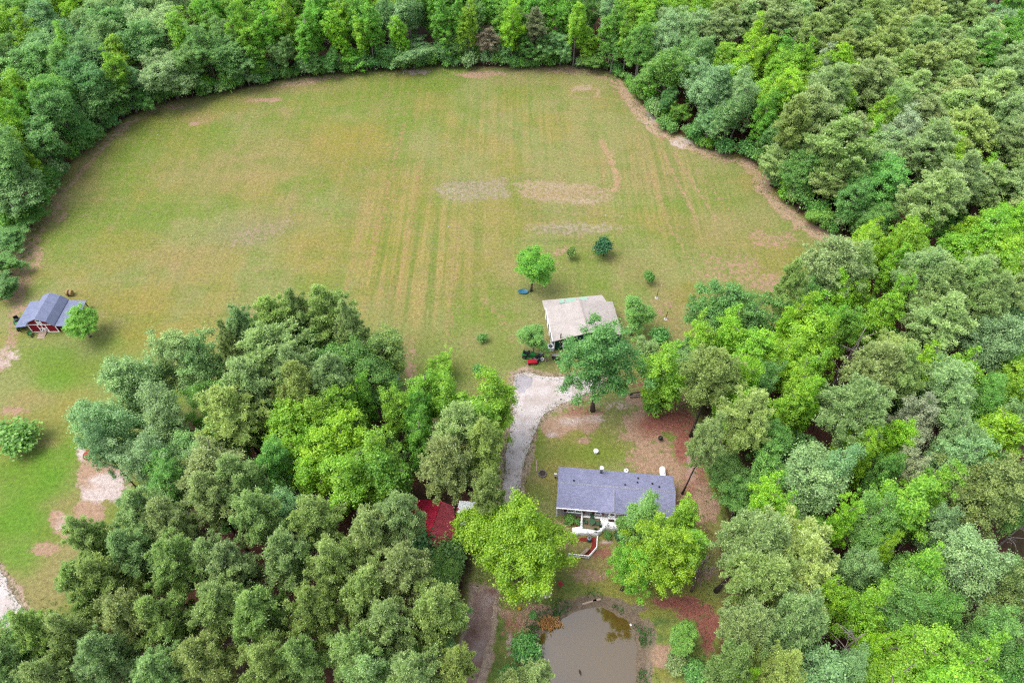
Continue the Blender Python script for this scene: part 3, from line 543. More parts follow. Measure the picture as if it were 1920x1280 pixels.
# lean-to across the back, two mint panels
lz0, lz1 = 3.12, 2.75
MB().slab([(-.35, SD - .3, SE - .13 + .02), (-.35, SD + 2.3, lz1), (SW - 1.6, SD + 2.3, lz1), (SW - 1.0, SD - .3, SE - .11)], .08).build('rear_roof', 'roof_tan', SH)
MB().add([(0.1, SD + .01, SE - .05), (SW - .1, SD + .01, SE - .05), (mid, SD + .01, SR - .12), (0.1, SD - .1, SE - .05), (SW - .1, SD - .1, SE - .05), (mid, SD - .1, SR - .12)], [(0, 2, 1), (3, 4, 5), (0, 1, 4, 3), (0, 3, 5, 2), (1, 2, 5, 4)]).build('rear_gable', 'roof_tan', SH)
for a, c in ((2.9, 3.9), (4.2, 6.3), (6.9, 8.5)): MB().slab([(a, SD + .9, 2.905 + .09), (a, SD + 2.2, 2.755 + .05), (c, SD + 2.2, 2.755 + .05), (c, SD + .9, 2.905 + .09)], .03).build('mint_panel', 'mint_panel', SH)
MB().bar((-.03, .05, SE - .08), (-.03, SD, SE - .08), .06, .18).build('fascia', 'white_paint', SH)
window(SH, 2.35, 1.55, .95, 1.0, .3, glass='dark_glass'); window(SH, 9.5, 1.55, .95, 1.0, .3, glass='dark_glass')
dd = MB().box(5.6, 7.6, .22, .3, .03, 2.35).build('door', 'white_paint', SH); MB().box(6.57, 6.63, .2, .22, .1, 2.3).build('door_gap', 'black', dd)
MB().box(.28, .42, .24, .36, 0, SE - .1).build('corner_trim', 'white_paint', SH)
for k in range(4): MB().box(-.02, .33, 1.2 + k * 2.1, 2.2 + k * 2.1, .3, 2.4).build('wall_panel', 'white_metal', SH)
pole = empty('utility_pole', P(1049, 655), 0, 'short wooden pole with white brace against the shed front', 'pole')
MB().tube([(0, 0, 0), (.05, 0, 4.6)], [.13, .11], 8).build('shaft', 'wood_grey', pole); MB().bar((.05, 0, 3.9), (.75, .1, 3.1), .1).build('brace', 'white_paint', pole)
ac = MB().box(-.55, .55, -.5, .5, 0, 1.0).build('air_conditioner', 'white_metal', None, loc=P(1032, 655), rz=.1); tag(ac, 'white air conditioning unit at the shed corner', 'air conditioner')
MB().lathe([(.4, 1.003), (.4, 1.03)], 16).build('fan_grille', 'black', ac); MB().lathe([(.16, 1.035), (.16, 1.06)], 12).build('fan_hub', 'metal_grey', ac)

# red gambrel barn with lean-tos
BA = empty('barn', (-90.1, 86.33, 0), R_(1.0), 'red gambrel barn with white trim and grey lean-to roofs', 'barn')
bw, bd, wz, kz, kx, pz = 2.6, 6.3, 2.15, 3.2, 1.7, 3.95
prof = [(-bw, 0), (bw, 0), (bw, wz), (kx, kz), (0, pz), (-kx, kz), (-bw, wz)]
n = len(prof); mb = MB(); mb.add([(x, 0, z) for x, z in prof] + [(x, bd, z) for x, z in prof], [tuple(range(n)), tuple(reversed(range(n, 2 * n)))] + [(i, i + n, (i + 1) % n + n, (i + 1) % n) for i in range(n)])
mb.build('wall', 'siding_red', BA)
y0, y1 = -.4, bd + .3; e = .1
for nm, a, c in (('roof', (-bw - .1, wz + .02), (-kx - .02, kz + e)), ('roof', (-kx, kz + e + .03), (0, pz + e + .03)), ('roof', (0.002, pz + e + .025), (kx, kz + e + .02)), ('roof', (kx + .02, kz + e), (bw + .1, wz + .02))):
    MB().slab([(a[0], y0, a[1]), (c[0], y0, c[1]), (c[0], y1, c[1]), (a[0], y1, a[1])], .09).build(nm, 'roof_barn', BA)
MB().slab([(-bw - .05, y0 + .1, wz - .12), (-bw - .05, y1 - .1, wz - .12), (-5.0, y1 - .1, 1.75), (-5.0, y0 + .1, 1.75)], .08).build('lean_to_roof', 'roof_barn', BA)
MB().slab([(bw + .05, y0 + .1, wz - .12), (6.1, y0 + .1, 1.8), (6.1, y1 - .1, 1.8), (bw + .05, y1 - .1, wz - .12)], .08).build('lean_to_roof', 'roof_barn', BA)
for x, z in ((-4.85, 1.67), (5.95, 1.72)):
    for k in range(3): MB().bar((x, .05 + k * 3.0, 0), (x, .05 + k * 3.0, z), .13).build('post', 'timber_dark', BA)
    MB().bar((x, y0 + .2, z - .06), (x, y1 - .2, z - .06), .1, .12).build('beam', 'timber_dark', BA)
tr = MB(); yt = -.03
def trim(a, c, w_=.16): MB().bar((a[0], yt, a[1]), (c[0], yt, c[1]), .06, w_, up=(0, 1, 0)).build('trim', 'white_paint', BA)
def tbar(a, c, w_=.14):
    a, c = Vector((a[0], yt, a[1])), Vector((c[0], yt, c[1])); d_ = (c - a).normalized(); s_ = Vector((-d_.z, 0, d_.x)) * w_ / 2; h_ = Vector((0, .03, 0))
    MB().add([a - s_ - h_, a + s_ - h_, c + s_ - h_, c - s_ - h_, a - s_ + h_, a + s_ + h_, c + s_ + h_, c - s_ + h_], [(0, 1, 2, 3), (7, 6, 5, 4), (0, 4, 5, 1), (1, 5, 6, 2), (2, 6, 7, 3), (3, 7, 4, 0)]).build('trim', 'white_paint', BA)
for i, (a, c) in enumerate([((-bw, 0.07), (bw, 0.07)), ((-bw + .07, .15), (-bw + .07, wz - .08)), ((bw - .07, .15), (bw - .07, wz - .08)), ((-bw + .15, wz), (bw - .15, wz)), ((-bw + .07, wz + .09), (-kx, kz)), ((bw - .07, wz + .09), (kx, kz)), ((-kx, kz + .02), (0, pz - .02)), ((kx, kz + .02), (0, pz - .02)), ((-.75, .15), (-.75, wz - .08)), ((.75, .15), (.75, wz - .08)), ((0, .15), (0, wz - .08)), ((-.68, 1.1), (-.07, 1.1)), ((.07, 1.1), (.68, 1.1)), ((-.65, .18), (-.08, 1.0)), ((.65, .18), (.08, 1.0)), ((-.4, wz + .09), (-.4, 3.4)), ((.4, wz + .09), (.4, 3.4)), ((-.33, 2.95), (.33, 2.95)), ((-.33, 2.28), (.33, 2.85)), ((-.33, 2.85), (.33, 2.28)), ((-.33, 3.4), (.33, 3.4))]): tbar(a, c)
MB().box(-.3, .3, -.02, .05, 3.03, 3.32).build('loft_window', 'dark_glass', BA)
for sx in (-1, 1): MB().box(sx * .06 if sx > 0 else -.7, .7 if sx > 0 else -.06, -.02, .04, .14, wz - .1).build('door', 'siding_red', BA)
st = empty('barn_steps', P(80, 627), R_(1), 'weathered wooden ramp at the red barn door', 'ramp')
for k in range(6): MB().slab([(-.7, -1.0 + k * .3, .03 + k * .05), (.7, -1.0 + k * .3, .03 + k * .05), (.7, -.74 + k * .3, .07 + k * .05), (-.7, -.74 + k * .3, .07 + k * .05)], .03).build('plank', 'wood_pale', st)
# red roofed building half hidden by pines
RR = P(812, 985, 3.4); RB = empty('red_roofed_house', (RR[0], RR[1], 0), R_(-14), 'small building with crimson roof half hidden under pines', 'house')
MB().box(-3.6, 3.0, -3.2, 3.4, 0, 2.6).build('wall', 'timber_dark', RB)
MB().slab([(0, 3.9, 4.0), (-4.4, 3.9, 2.5), (-4.4, -3.6, 2.5), (0, -3.6, 4.0)], .1).build('roof', 'roof_red', RB)
rr = MB().slab([(0.003, 3.9, 3.996), (0.003, -3.6, 3.996), (3.5, -3.6, 2.6), (3.5, 3.9, 2.6)], .1).build('roof', 'roof_brick_red', RB); rr['label'] = 'brick-red roof slope'  # right slope in a duller, browner red than the left
MB().bar((0, -3.65, 4.03), (0, 3.95, 4.03), .25, .06).build('ridge_cap', 'roof_red', RB)
MB().add([(-3.6, -3.2, 2.6), (3.0, -3.2, 2.6), (0, -3.2, 3.85), (-3.6, -3.1, 2.6), (3.0, -3.1, 2.6), (0, -3.1, 3.85)], [(0, 1, 2), (5, 4, 3), (0, 3, 4, 1), (1, 4, 5, 2), (2, 5, 3, 0)]).build('gable', 'timber_dark', RB)
dr = MB().box(-.5, .5, -3.28, -3.2, 0.02, 2.1).build('door', 'interior_dark', RB); MB().lathe([(.05, 0), (.05, .05)], 8, (.36, -3.3, 1.0)).build('handle', 'metal_grey', dr)
window(RB, -2.2, 1.5, .9, 1.0, -3.2, glass='dark_glass')
# white roofed carport
WP = P(889, 962, 2.5); WC = empty('carport', (WP[0], WP[1], 0), R_(-5), 'white metal carport roof showing between pines and lime-green tree', 'carport')
MB().slab([(-2.6, 0, 2.9), (-2.6, -2.0, 2.4), (2.6, -2.0, 2.4), (2.6, 0, 2.9)], .05).build('roof', 'white_metal', WC); MB().slab([(2.6, 0.003, 2.897), (2.6, 2.0, 2.4), (-2.6, 2.0, 2.4), (-2.6, .003, 2.897)], .05).build('roof', 'white_metal', WC)
for k in range(7): MB().bar((-2.55 + k * .85, -1.98, 2.43), (-2.55 + k * .85, 0, 2.93), .06, .05).build('rib', 'white_metal', WC)
for sx in (-2.4, 0, 2.4):
    for sy in (-1.8, 1.8): MB().bar((sx, sy, 0), (sx, sy, 2.38), .08).build('post', 'metal_grey', WC)
# pale tarpaulin shelter at the edge of the wood
TP = P(724, 703, 2.4); TS = empty('tarpaulin_shelter', (TP[0], TP[1], 0), .2, 'pale blue-white sheet roof glimpsed under the dark oak', 'shelter')
MB().slab([(-2.2, -1.6, 2.3), (2.2, -1.6, 2.2), (2.3, 0, 2.7), (-2.3, 0, 2.75)], .03).build('sheet', 'tarp_white', TS); MB().slab([(-2.3, .003, 2.74), (2.3, .003, 2.69), (2.2, 1.6, 2.2), (-2.2, 1.6, 2.3)], .03).build('sheet', 'tarp_white', TS)
for sx in (-2, 2):
    for sy in (-1.4, 1.4): MB().bar((sx, sy, 0), (sx, sy, 2.2), .08).build('post', 'metal_grey', TS)

# ------------------------------------------------------------------ small things in the yards
def wheel(par, x, y, r, w_=.12, name='wheel', ax='x'):
    a = (x - w_ / 2, y, r) if ax == 'x' else (x, y - w_ / 2, r); c = (x + w_ / 2, y, r) if ax == 'x' else (x, y + w_ / 2, r)
    o = MB().tube([a, c], r, 14).build(name, 'tyre', par); a2 = Vector(a) - (Vector(c) - Vector(a)) * .1; c2 = Vector(c) + (Vector(c) - Vector(a)) * .1
    MB().tube([a2, c2], r * .5, 10).build('hub', 'metal_grey', o)
def mower(loc, rz, label, m='grass_green_plastic', s=1.0):
    o = empty('riding_mower', loc, rz, label, 'mower'); o.scale = (s,) * 3
    MB().add([(-.3, -.95, .4), (.3, -.95, .4), (.32, -.2, .4), (-.32, -.2, .4), (-.25, -.92, .85), (.25, -.92, .85), (.3, -.2, 1.0), (-.3, -.2, 1.0)], [(0, 3, 2, 1), (4, 5, 6, 7), (0, 1, 5, 4), (1, 2, 6, 5), (2, 3, 7, 6), (3, 0, 4, 7)]).build('bonnet', m, o)
    MB().box(-.5, .5, -.5, .45, .14, .3).build('cutting_deck', m, o); MB().box(-.35, .35, -.2, .8, .42, .55).build('chassis', 'black', o); MB().box(-.42, .42, .3, .95, .56, .72).build('rear_fender', m, o)
    sb = MB().box(-.25, .25, .25, .7, .74, .84).build('seat', 'black', o); MB().box(-.25, .25, .72, .8, .8, 1.25).build('seat_back', 'black', sb)
    MB().tube([(0, -.15, .95), (0, 0, 1.2)], .03, 6).build('steering_column', 'black', o); MB().lathe([(.19, 0), (.21, .02), (.19, .04)], 12, (0, .02, 1.2)).build('steering_wheel', 'black', o)
    for sx in (-.42, .42): wheel(o, sx, -.72, .2); wheel(o, sx, .6, .3, .22)
    return o
mower(P(992, 669), 1.35, 'green riding mower beside the young tree left of the shed', s=1.35)
mower(P(1010, 672), 2.4, 'grey and black mower right of the green one', 'metal_grey', 1.1)
mower(P(39, 611), .6, 'green tractor parked under the left lean-to of the barn', s=1.5)
wg = empty('utility_wagon', P(998, 681), R_(4), 'bright red wagon box at the edge of the lawn by the shed', 'wagon')
MB().box(-.85, .85, -.42, .42, .3, .36).build('floor', 'red_plastic', wg)
for y in (-.42, .38): MB().box(-.85, .85, y, y + .04, .365, .7).build('side', 'red_plastic', wg)
for x in (-.85, .81): MB().box(x, x + .04, -.375, .375, .365, .7).build('end', 'red_plastic', wg)
MB().box(-.9, .9, -.46, .46, .702, .73).build('cover', 'red_plastic', wg)
for x in (-.6, .6):
    for y in (-.44, .44): wheel(wg, x, y, .18, .08, ax='y')
MB().tube([(-.85, 0, .3), (-1.5, 0, .5)], .025, 6).build('handle', 'black', wg)
gc = empty('garden_cart', P(1041, 673), R_(-5), 'grey box cart at the foot of the big grey-green tree', 'cart')
MB().add([(-.5, -.4, .35), (.5, -.4, .35), (.5, .4, .35), (-.5, .4, .35), (-.65, -.55, .95), (.65, -.55, .95), (.65, .55, .95), (-.65, .55, .95)], [(0, 3, 2, 1), (0, 1, 5, 4), (1, 2, 6, 5), (2, 3, 7, 6), (3, 0, 4, 7)]).build('tray', 'metal_grey', gc)
MB().box(-.62, .62, -.1, .5, .9, .94).build('lid', 'concrete', gc)
for x in (-.55, .55): wheel(gc, x, 0, .25)
MB().bar((-.3, .55, .8), (-.3, 1.2, .9), .05).build('handle', 'black', gc)
def simple(name, mb, m, loc, label, cat, rz=0, group=None, smooth=False):
    return tag(mb.build(name, m, None, smooth, loc=loc, rz=rz), label, cat, group)
bk = simple('bucket', MB().lathe([(.22, 0), (.3, .4), (.31, .42), (.27, .41), (.2, .04)], 14), 'white_paint', P(1017, 675), 'white bucket among the machines left of the shed', 'bucket')
MB().tube([(-.3, 0, .42), (-.2, 0, .62), (.2, 0, .62), (.3, 0, .42)], .015, 5).build('handle', 'metal_grey', bk)
simple('crate', MB().box(-.3, .3, -.2, .2, 0, .04).box(-.3, -.26, -.2, .2, .04, .4).box(.26, .3, -.2, .2, .04, .4).box(-.26, .26, -.2, -.16, .04, .4).box(-.26, .26, .16, .2, .04, .4), 'wood_pale', P(1025, 676), 'small pale wooden crate between bucket and cart', 'crate', .4)
bf = empty('brush_heap', P(1004, 675), 0, 'dark heap of scrap and sticks behind the red wagon', 'scrap heap')
r = random.Random(4)
for k in range(26): a = r.uniform(0, 6.28); q = Vector((r.uniform(-1.2, 1.2), r.uniform(-.4, .4), r.uniform(.05, .3))); MB().bar(q, q + Vector((math.cos(a) * r.uniform(.3, .9), math.sin(a) * .4, r.uniform(-.05, .2))), r.uniform(.04, .09)).build('stick', 'timber_dark' if k % 3 else 'metal_grey', bf)
bp_ = MB().lathe([(.35, 0), (.85, .12), (.98, .3), (1.0, .32), (.93, .3), (.6, .1)], 22).build('paddling_pool', 'blue_plastic', None, True, loc=P(981, 548)); bp_.scale = (1.1, .7, 1); tag(bp_, 'blue plastic tub on the grass under the round green tree', 'tub')
kg = empty('kettle_grill', P(1237, 826), 0, 'black kettle grill on bare red soil right of the lawn', 'grill')
MB().lathe([(.05, .5), (.3, .6), (.42, .8), (.43, .84)], 16).build('bowl', 'black', kg, True); MB().lathe([(.43, .845), (.38, 1.05), (.18, 1.17), (.03, 1.2)], 16).build('lid', 'black', kg, True)
for k in range(3): a = k * 2.1; MB().bar((.2 * math.cos(a), .2 * math.sin(a), .58), (.38 * math.cos(a), .38 * math.sin(a), 0), .04).build('leg', 'metal_grey', kg)
MB().bar((-.1, 0, 1.23), (.1, 0, 1.23), .04).build('handle', 'wood_pale', kg)
wc = simple('well_cap', MB().lathe([(.3, 0), (.3, .5), (.42, .52), (.42, .62), (.2, .75)], 16), 'white_paint', P(1117, 848), 'white round well cap on the lawn behind the house', 'well cap', smooth=False)
w2 = simple('well_cap', MB().lathe([(.3, 0), (.3, .7), (.36, .72), (.36, .8), (.15, .9)], 16), 'white_paint', P(1173, 886), 'white capped pipe just behind the house roof edge', 'well cap'); MB().lathe([(.12, .903), (.12, .93)], 10).build('knob', 'metal_grey', w2)
pt = empty('propane_tank', P(1241, 893), R_(84), 'white propane tank behind the right end of the house', 'propane tank')
MB().tube([(-1.35, 0, .85), (-1.25, 0, .85), (-1.05, 0, .85), (1.05, 0, .85), (1.25, 0, .85), (1.35, 0, .85)], [.1, .35, .5, .5, .35, .1], 16).build('vessel', 'white_paint', pt, True)
MB().lathe([(.18, 1.3), (.2, 1.5), (.1, 1.56)], 12).build('dome', 'white_paint', pt)
for x in (-.8, .8): MB().box(x - .08, x + .08, -.35, .35, 0, .42).build('foot', 'concrete', pt)
ub = empty('utility_box', P(1041, 895), hA, 'grey electric meter post left of the house', 'meter post'); MB().box(-.12, .12, -.08, .08, 0, 1.5).build('post', 'timber_dark', ub); MB().box(-.2, .2, -.24, -.085, .8, 1.6).build('box', 'white_metal', ub)
fr = empty('fire_ring', P(1017, 888), 0, 'stone fire ring on bare soil left of the house', 'fire ring')
for k in range(11): a = k * .571; MB().box(-.14, .14, -.1, .1, 0, .22).build('stone', 'stone_grey', fr, loc=(.62 * math.cos(a), .62 * math.sin(a), 0), rz=a + 1.57)
MB().lathe([(.5, 0.0), (.5, .04), (.1, .1)], 14).build('ash', 'timber_dark', fr)
simple('timber_post', MB().box(-.14, .14, -1.1, 1.1, 0.0, .16), 'wood_pale', P(1006, 873), 'pale timber beam lying on grass right of the drive', 'beam', -.03)
mat('log_wood', (184, 160, 142), .9, .2, 6, .3)
for k, (x, y, L, a, lb) in enumerate([(1200, 740, 2.6, .05, 'upper log of the pile left of the vine-clad tree'), (1196, 744, 3.0, .02, 'longest log of the pile left of the vine-clad tree'), (1190, 738, 2.0, .25, 'short dark log at the back of the pile left of the vine-clad tree')]):
    o = MB().tube([(-L / 2, 0, .17), (0, .04, .18), (L / 2, 0, .16)], [.19, .17, .15], 9).build('log', 'log_wood' if k < 2 else 'bark_dark', None, loc=P(x, y), rz=a); tag(o, lb, 'log')
for k, (x, y, h_, lb) in enumerate([(1231, 558, 2.2, 'thin brown post standing in the field behind the shed'), (1248, 598, 2.2, 'thin brown post nearer the wood right of the shed')]):
    e_ = empty('fence_post', P(x, y), 0, lb, 'post'); MB().tube([(0, 0, 0), (.06, 0, h_)], [.07, .05], 6).build('shaft', 'timber_dark', e_); MB().lathe([(.4, .0), (.3, .05), (.1, .08)], 9).build('soil_mound', 'stone_pale', e_)
chair(P(1051, 1096), 2.3, 'red plastic garden chair on the lawn above the pond', 'red_plastic', None, 1.15)
for k, (x, y, L, a, lb) in enumerate([(1105, 1128, 2.2, .28, 'long pale plank at the top of the pond bank'), (1119, 1124, 1.2, .2, 'short pale plank right of the long one on the pond bank')]): simple('plank', MB().box(-L / 2, L / 2, -.13, .13, 0, .06), 'wood_pale', (*P(x, y)[:2], -.0), lb, 'plank', a)
simple('ball', MB().lathe([(.03, 0), (.2, .07), (.28, .26), (.2, .45), (.03, .52)], 14), 'yellow_plastic', P(974, 1141), 'yellow ball on the ground below the lime-green tree', 'ball', smooth=True)
by = simple('float', MB().lathe([(.03, 0), (.14, .05), (.17, .17), (.12, .28), (.03, .32)], 12), 'white_paint', (*P(1183, 1170)[:2], -.27), 'small white float on the pond near the right bank', 'float', smooth=True); MB().lathe([(.03, .32), (.03, .42)], 8).build('stem', 'red_plastic', by)
dk2 = MB().tube([(-.3, 0, .05), (-.15, 0, .12), (.1, 0, .12), (.25, 0, .1), (.38, 0, .16)], [.03, .13, .15, .1, .02], 10).build('duck', 'timber_dark', None, True, loc=(*P(1088, 1259)[:2], -.24), rz=1.9); tag(dk2, 'dark duck floating in the middle of the pond', 'duck')
MB().tube([(-.2, 0, .16), (-.27, 0, .3), (-.28, 0, .36), (-.36, 0, .36), (-.44, 0, .34)], [.06, .05, .07, .05, .015], 8).build('head', 'leaf_plain', dk2, True)
fb = simple('flower_mound', MB().lathe([(1.0, 0), (.85, .25), (.5, .45), (.1, .5)], 18), 'flower_red', P(168, 852), 'round mound of red soil beside the left track', 'mound')
MB().lathe([(.95, .001), (1.1, .001), (1.05, .12), (.96, .14)], 18).build('edging', 'red_mulch', fb)
rb_ = simple('hay_bale', MB().tube([(-.6, 0, .6), (-.55, 0, .6), (.55, 0, .6), (.6, 0, .6)], [.5, .6, .6, .5], 18), 'straw', P(133, 553), 'brown round bale behind the red barn', 'hay bale'); MB().tube([(-.2, 0, .6), (.2, 0, .6)], .61, 18).build('twine_wrap', 'timber_dark', rb_)
wb = empty('wheelbarrow', P(58, 628), .7, 'green wheelbarrow in front of the barn left corner', 'wheelbarrow')
MB().add([(-.2, -.35, .3), (.2, -.35, .3), (.25, .3, .35), (-.25, .3, .35), (-.35, -.55, .62), (.35, -.55, .62), (.38, .45, .62), (-.38, .45, .62)], [(0, 3, 2, 1), (0, 1, 5, 4), (1, 2, 6, 5), (2, 3, 7, 6), (3, 0, 4, 7)]).build('tray', 'grass_green_plastic', wb); wheel(wb, 0, -.75, .2, .1)
for x in (-.25, .25): MB().bar((x, -.7, .22), (x * 1.2, 1.1, .6), .04).build('handle', 'wood_grey', wb); MB().bar((x, .3, .35), (x, .35, 0), .04).build('leg', 'metal_grey', wb)
# pale stones and scraps strewn over the field
r = np.random.default_rng(3); sv = []; sf = []
for k in range(420):
    for _ in range(50):
        px_, py_ = r.uniform(60, 1560), r.uniform(150, 720)
        if k < 140: px_, py_ = r.normal(430, 170), r.normal(400, 90)
        p = P(px_, py_)
        if poly_sd(np.array([p[0]]), np.array([p[1]]), clear)[0] < -4 and not (990 < px_ < 1300 and 540 < py_): break
    s_ = r.uniform(.05, .13) * (2.1 if k % 11 == 0 else 1); a = r.uniform(0, 6.28)
    mbp = [(1, 0, 0), (0, .7, 0), (-.9, .1, 0), (0, -.8, 0), (.5, .1, .6), (-.4, -.1, .5)]; o_ = len(sv)
    for (x, y, z) in mbp: sv.append((p[0] + s_ * (x * math.cos(a) - y * math.sin(a)), p[1] + s_ * (x * math.sin(a) + y * math.cos(a)), s_ * z))
    sf += [tuple(i + o_ for i in f) for f in [(0, 1, 4), (1, 5, 4), (1, 2, 5), (2, 3, 5), (3, 4, 5), (3, 0, 4)]]
mbs = MB(); mbs.v = sv; mbs.f = sf; tag(mbs.build('field_stones', 'stone_pale'), 'white stones scattered across the mown field', 'stones', kind='stuff')

# ------------------------------------------------------------------ foliage
def leaf_mat(name, trans):
    m, t, b = nodes_of(name); t.nodes.remove(b); out = t.nodes['Material Output']
    oi = t.nodes.new('ShaderNodeObjectInfo'); at = t.nodes.new('ShaderNodeAttribute'); at.attribute_name = 'tint'
    h = t.nodes.new('ShaderNodeHueSaturation')
    def rng_(lo, hi):
        r = t.nodes.new('ShaderNodeMapRange'); r.inputs['To Min'].default_value = lo; r.inputs['To Max'].default_value = hi; t.links.new(at.outputs['Fac'], r.inputs[0]); return r.outputs[0]
    t.links.new(rng_(0.52, 0.485), h.inputs['Hue']); t.links.new(rng_(0.68, 1.34), h.inputs['Value']); t.links.new(oi.outputs['Color'], h.inputs['Color'])
    df = t.nodes.new('ShaderNodeBsdfDiffuse'); tr = t.nodes.new('ShaderNodeBsdfTranslucent'); mx = t.nodes.new('ShaderNodeMixShader'); mx.inputs[0].default_value = trans
    t.links.new(h.outputs[0], df.inputs[0]); t.links.new(h.outputs[0], tr.inputs[0]); t.links.new(df.outputs[0], mx.inputs[1]); t.links.new(tr.outputs[0], mx.inputs[2])
    gl = t.nodes.new('ShaderNodeBsdfGlossy'); gl.inputs['Roughness'].default_value = 0.5; gl.inputs['Color'].default_value = (.8, .85, .8, 1)
    m2 = t.nodes.new('ShaderNodeMixShader'); m2.inputs[0].default_value = 0.035; t.links.new(mx.outputs[0], m2.inputs[1]); t.links.new(gl.outputs[0], m2.inputs[2])
    t.links.new(m2.outputs[0], out.inputs['Surface'])
leaf_mat('leaf', 0.46); leaf_mat('needle', 0.5)
def unit(v): return v / (np.linalg.norm(v, axis=-1, keepdims=True) + 1e-9)
def set_tint(me, arr):
    a = me.attributes.new('tint', 'FLOAT', 'FACE'); a.data.foreach_set('value', np.clip(arr, 0, 1).astype(np.float32))
def lobes(rg, d, amp):
    s = 0
    for k in range(5):
        ax = unit(rg.normal(size=3)); s = s + np.sin((d @ ax) * rg.uniform(3, 6) + rg.uniform(0, 6.28))
    return 1 + amp * s / 2.2
def leaf_crown(name, seed, R, top, base, ncl, nleaf, leaf, crad, amp=0.2, minz=-0.55, flat=0.75):
    """leaf quads in clumps spread through an uneven crown volume; returns mesh and clump centres"""
    rg = np.random.default_rng(seed); c = (top - base) / 2; zc = (top + base) / 2
    d = unit(rg.normal(size=(ncl * 4, 3))); d = d[d[:, 2] > minz][:ncl]; ncl = len(d)
    d[:, 2] = np.where(d[:, 2] < 0, d[:, 2] * 0.9, d[:, 2])
    tt = rg.uniform(0.35, 1.0, ncl) ** 0.55 * 0.86
    cen = d * tt[:, None] * lobes(rg, d, amp)[:, None] * np.array([R, R, c]) + np.array([0, 0, zc])
    cr = crad * rg.uniform(0.6, 1.3, ncl); cv = rg.uniform(0, 1, ncl)
    cnt = np.maximum(20, (nleaf * (cr / crad) ** 2).astype(int)); idx = np.repeat(np.arange(ncl), cnt); n = len(idx)
    u = unit(rg.normal(size=(n, 3))); u[:, 2] = np.where(u[:, 2] < -0.25, -u[:, 2], u[:, 2])
    rad = cr[idx] * rg.uniform(0.35, 1.12, n) * (1 + 0.25 * np.sin(u @ np.array([5., 3., 4.]) + cv[idx] * 20))
    p = cen[idx] + u * rad[:, None] * np.array([1, 1, flat * .85]) + rg.normal(size=(n, 3)) * (np.where(rg.uniform(size=n) < .2, .42, .09) * crad / .8)[:, None]
    nr = unit(0.5 * u + np.array([0, 0, 0.75]) + 0.5 * rg.normal(size=(n, 3)))
    a = unit(np.cross(nr, rg.normal(size=(n, 3)))); b = np.cross(nr, a)
    s = leaf * rg.uniform(0.6, 1.25, n)[:, None]
    droop = np.array([0, 0, -0.25])
    V = np.stack([p - a * s, p + b * s * 0.62 + nr * s * .12, p + a * s + droop * s, p - b * s * 0.62 + nr * s * .12], 1).reshape(-1, 3)
    me = np_mesh(name, V, np.arange(n * 4).reshape(-1, 4), 'leaf')
    set_tint(me, 0.5 + (cv[idx] - .5) * .55 + rg.normal(size=n) * .26 + (u[:, 2] - .3) * .12)
    return me, cen, cr
def limb(mb, a, b, r0, r1, rg, n=5, sag=0.12):
    a = np.array(a, float); b = np.array(b, float); L = np.linalg.norm(b - a); m1 = a + (b - a) * .4 + rg.normal(size=3) * L * .06 + np.array([0, 0, L * sag]); m2 = a + (b - a) * .75 + rg.normal(size=3) * L * .05 + np.array([0, 0, L * sag * .6])
    mb.tube([a, m1, m2, b], [r0, r0 * .7 + r1 * .3, r0 * .35 + r1 * .65, r1], n, cap=False)
def trunk_mesh(name, seed, height, r0, targets, m, start=0.25, lean=0.02, poke=0):
    rg = np.random.default_rng(seed); mb = MB(); k = 7
    xs = [np.array([rg.normal() * lean * height * (i / k) ** 1.3, rg.normal() * lean * height * (i / k) ** 1.3, height * i / k - (.15 if i == 0 else 0)]) for i in range(k + 1)]
    rr = [r0 * (1.5 if i == 0 else 1.0) * (1 - .86 * i / k) + .03 for i in range(k + 1)]
    mb.tube(xs, rr, 9)
    def along(z):
        f = np.clip(z / height, 0, .999) * k; i = int(f); return xs[i] + (xs[i + 1] - xs[i]) * (f - i)
    for tg in targets:
        h = np.linalg.norm(tg[:2]); z = np.clip(tg[2] - h * rg.uniform(.5, .95), start * height, height * .95); a = along(z)
        limb(mb, a, tg, r0 * rg.uniform(.22, .4), .025, rg)
    for q in range(poke):
        a = along(height * rg.uniform(.55, .9)); an = rg.uniform(0, 6.28); e = rg.uniform(.3, 1.2); L = rg.uniform(2, 4)
        limb(mb, a, a + np.array([math.cos(an) * math.cos(e), math.sin(an) * math.cos(e), math.sin(e)]) * L, .09, .02, rg)
    return mb.mesh(name, m, True)
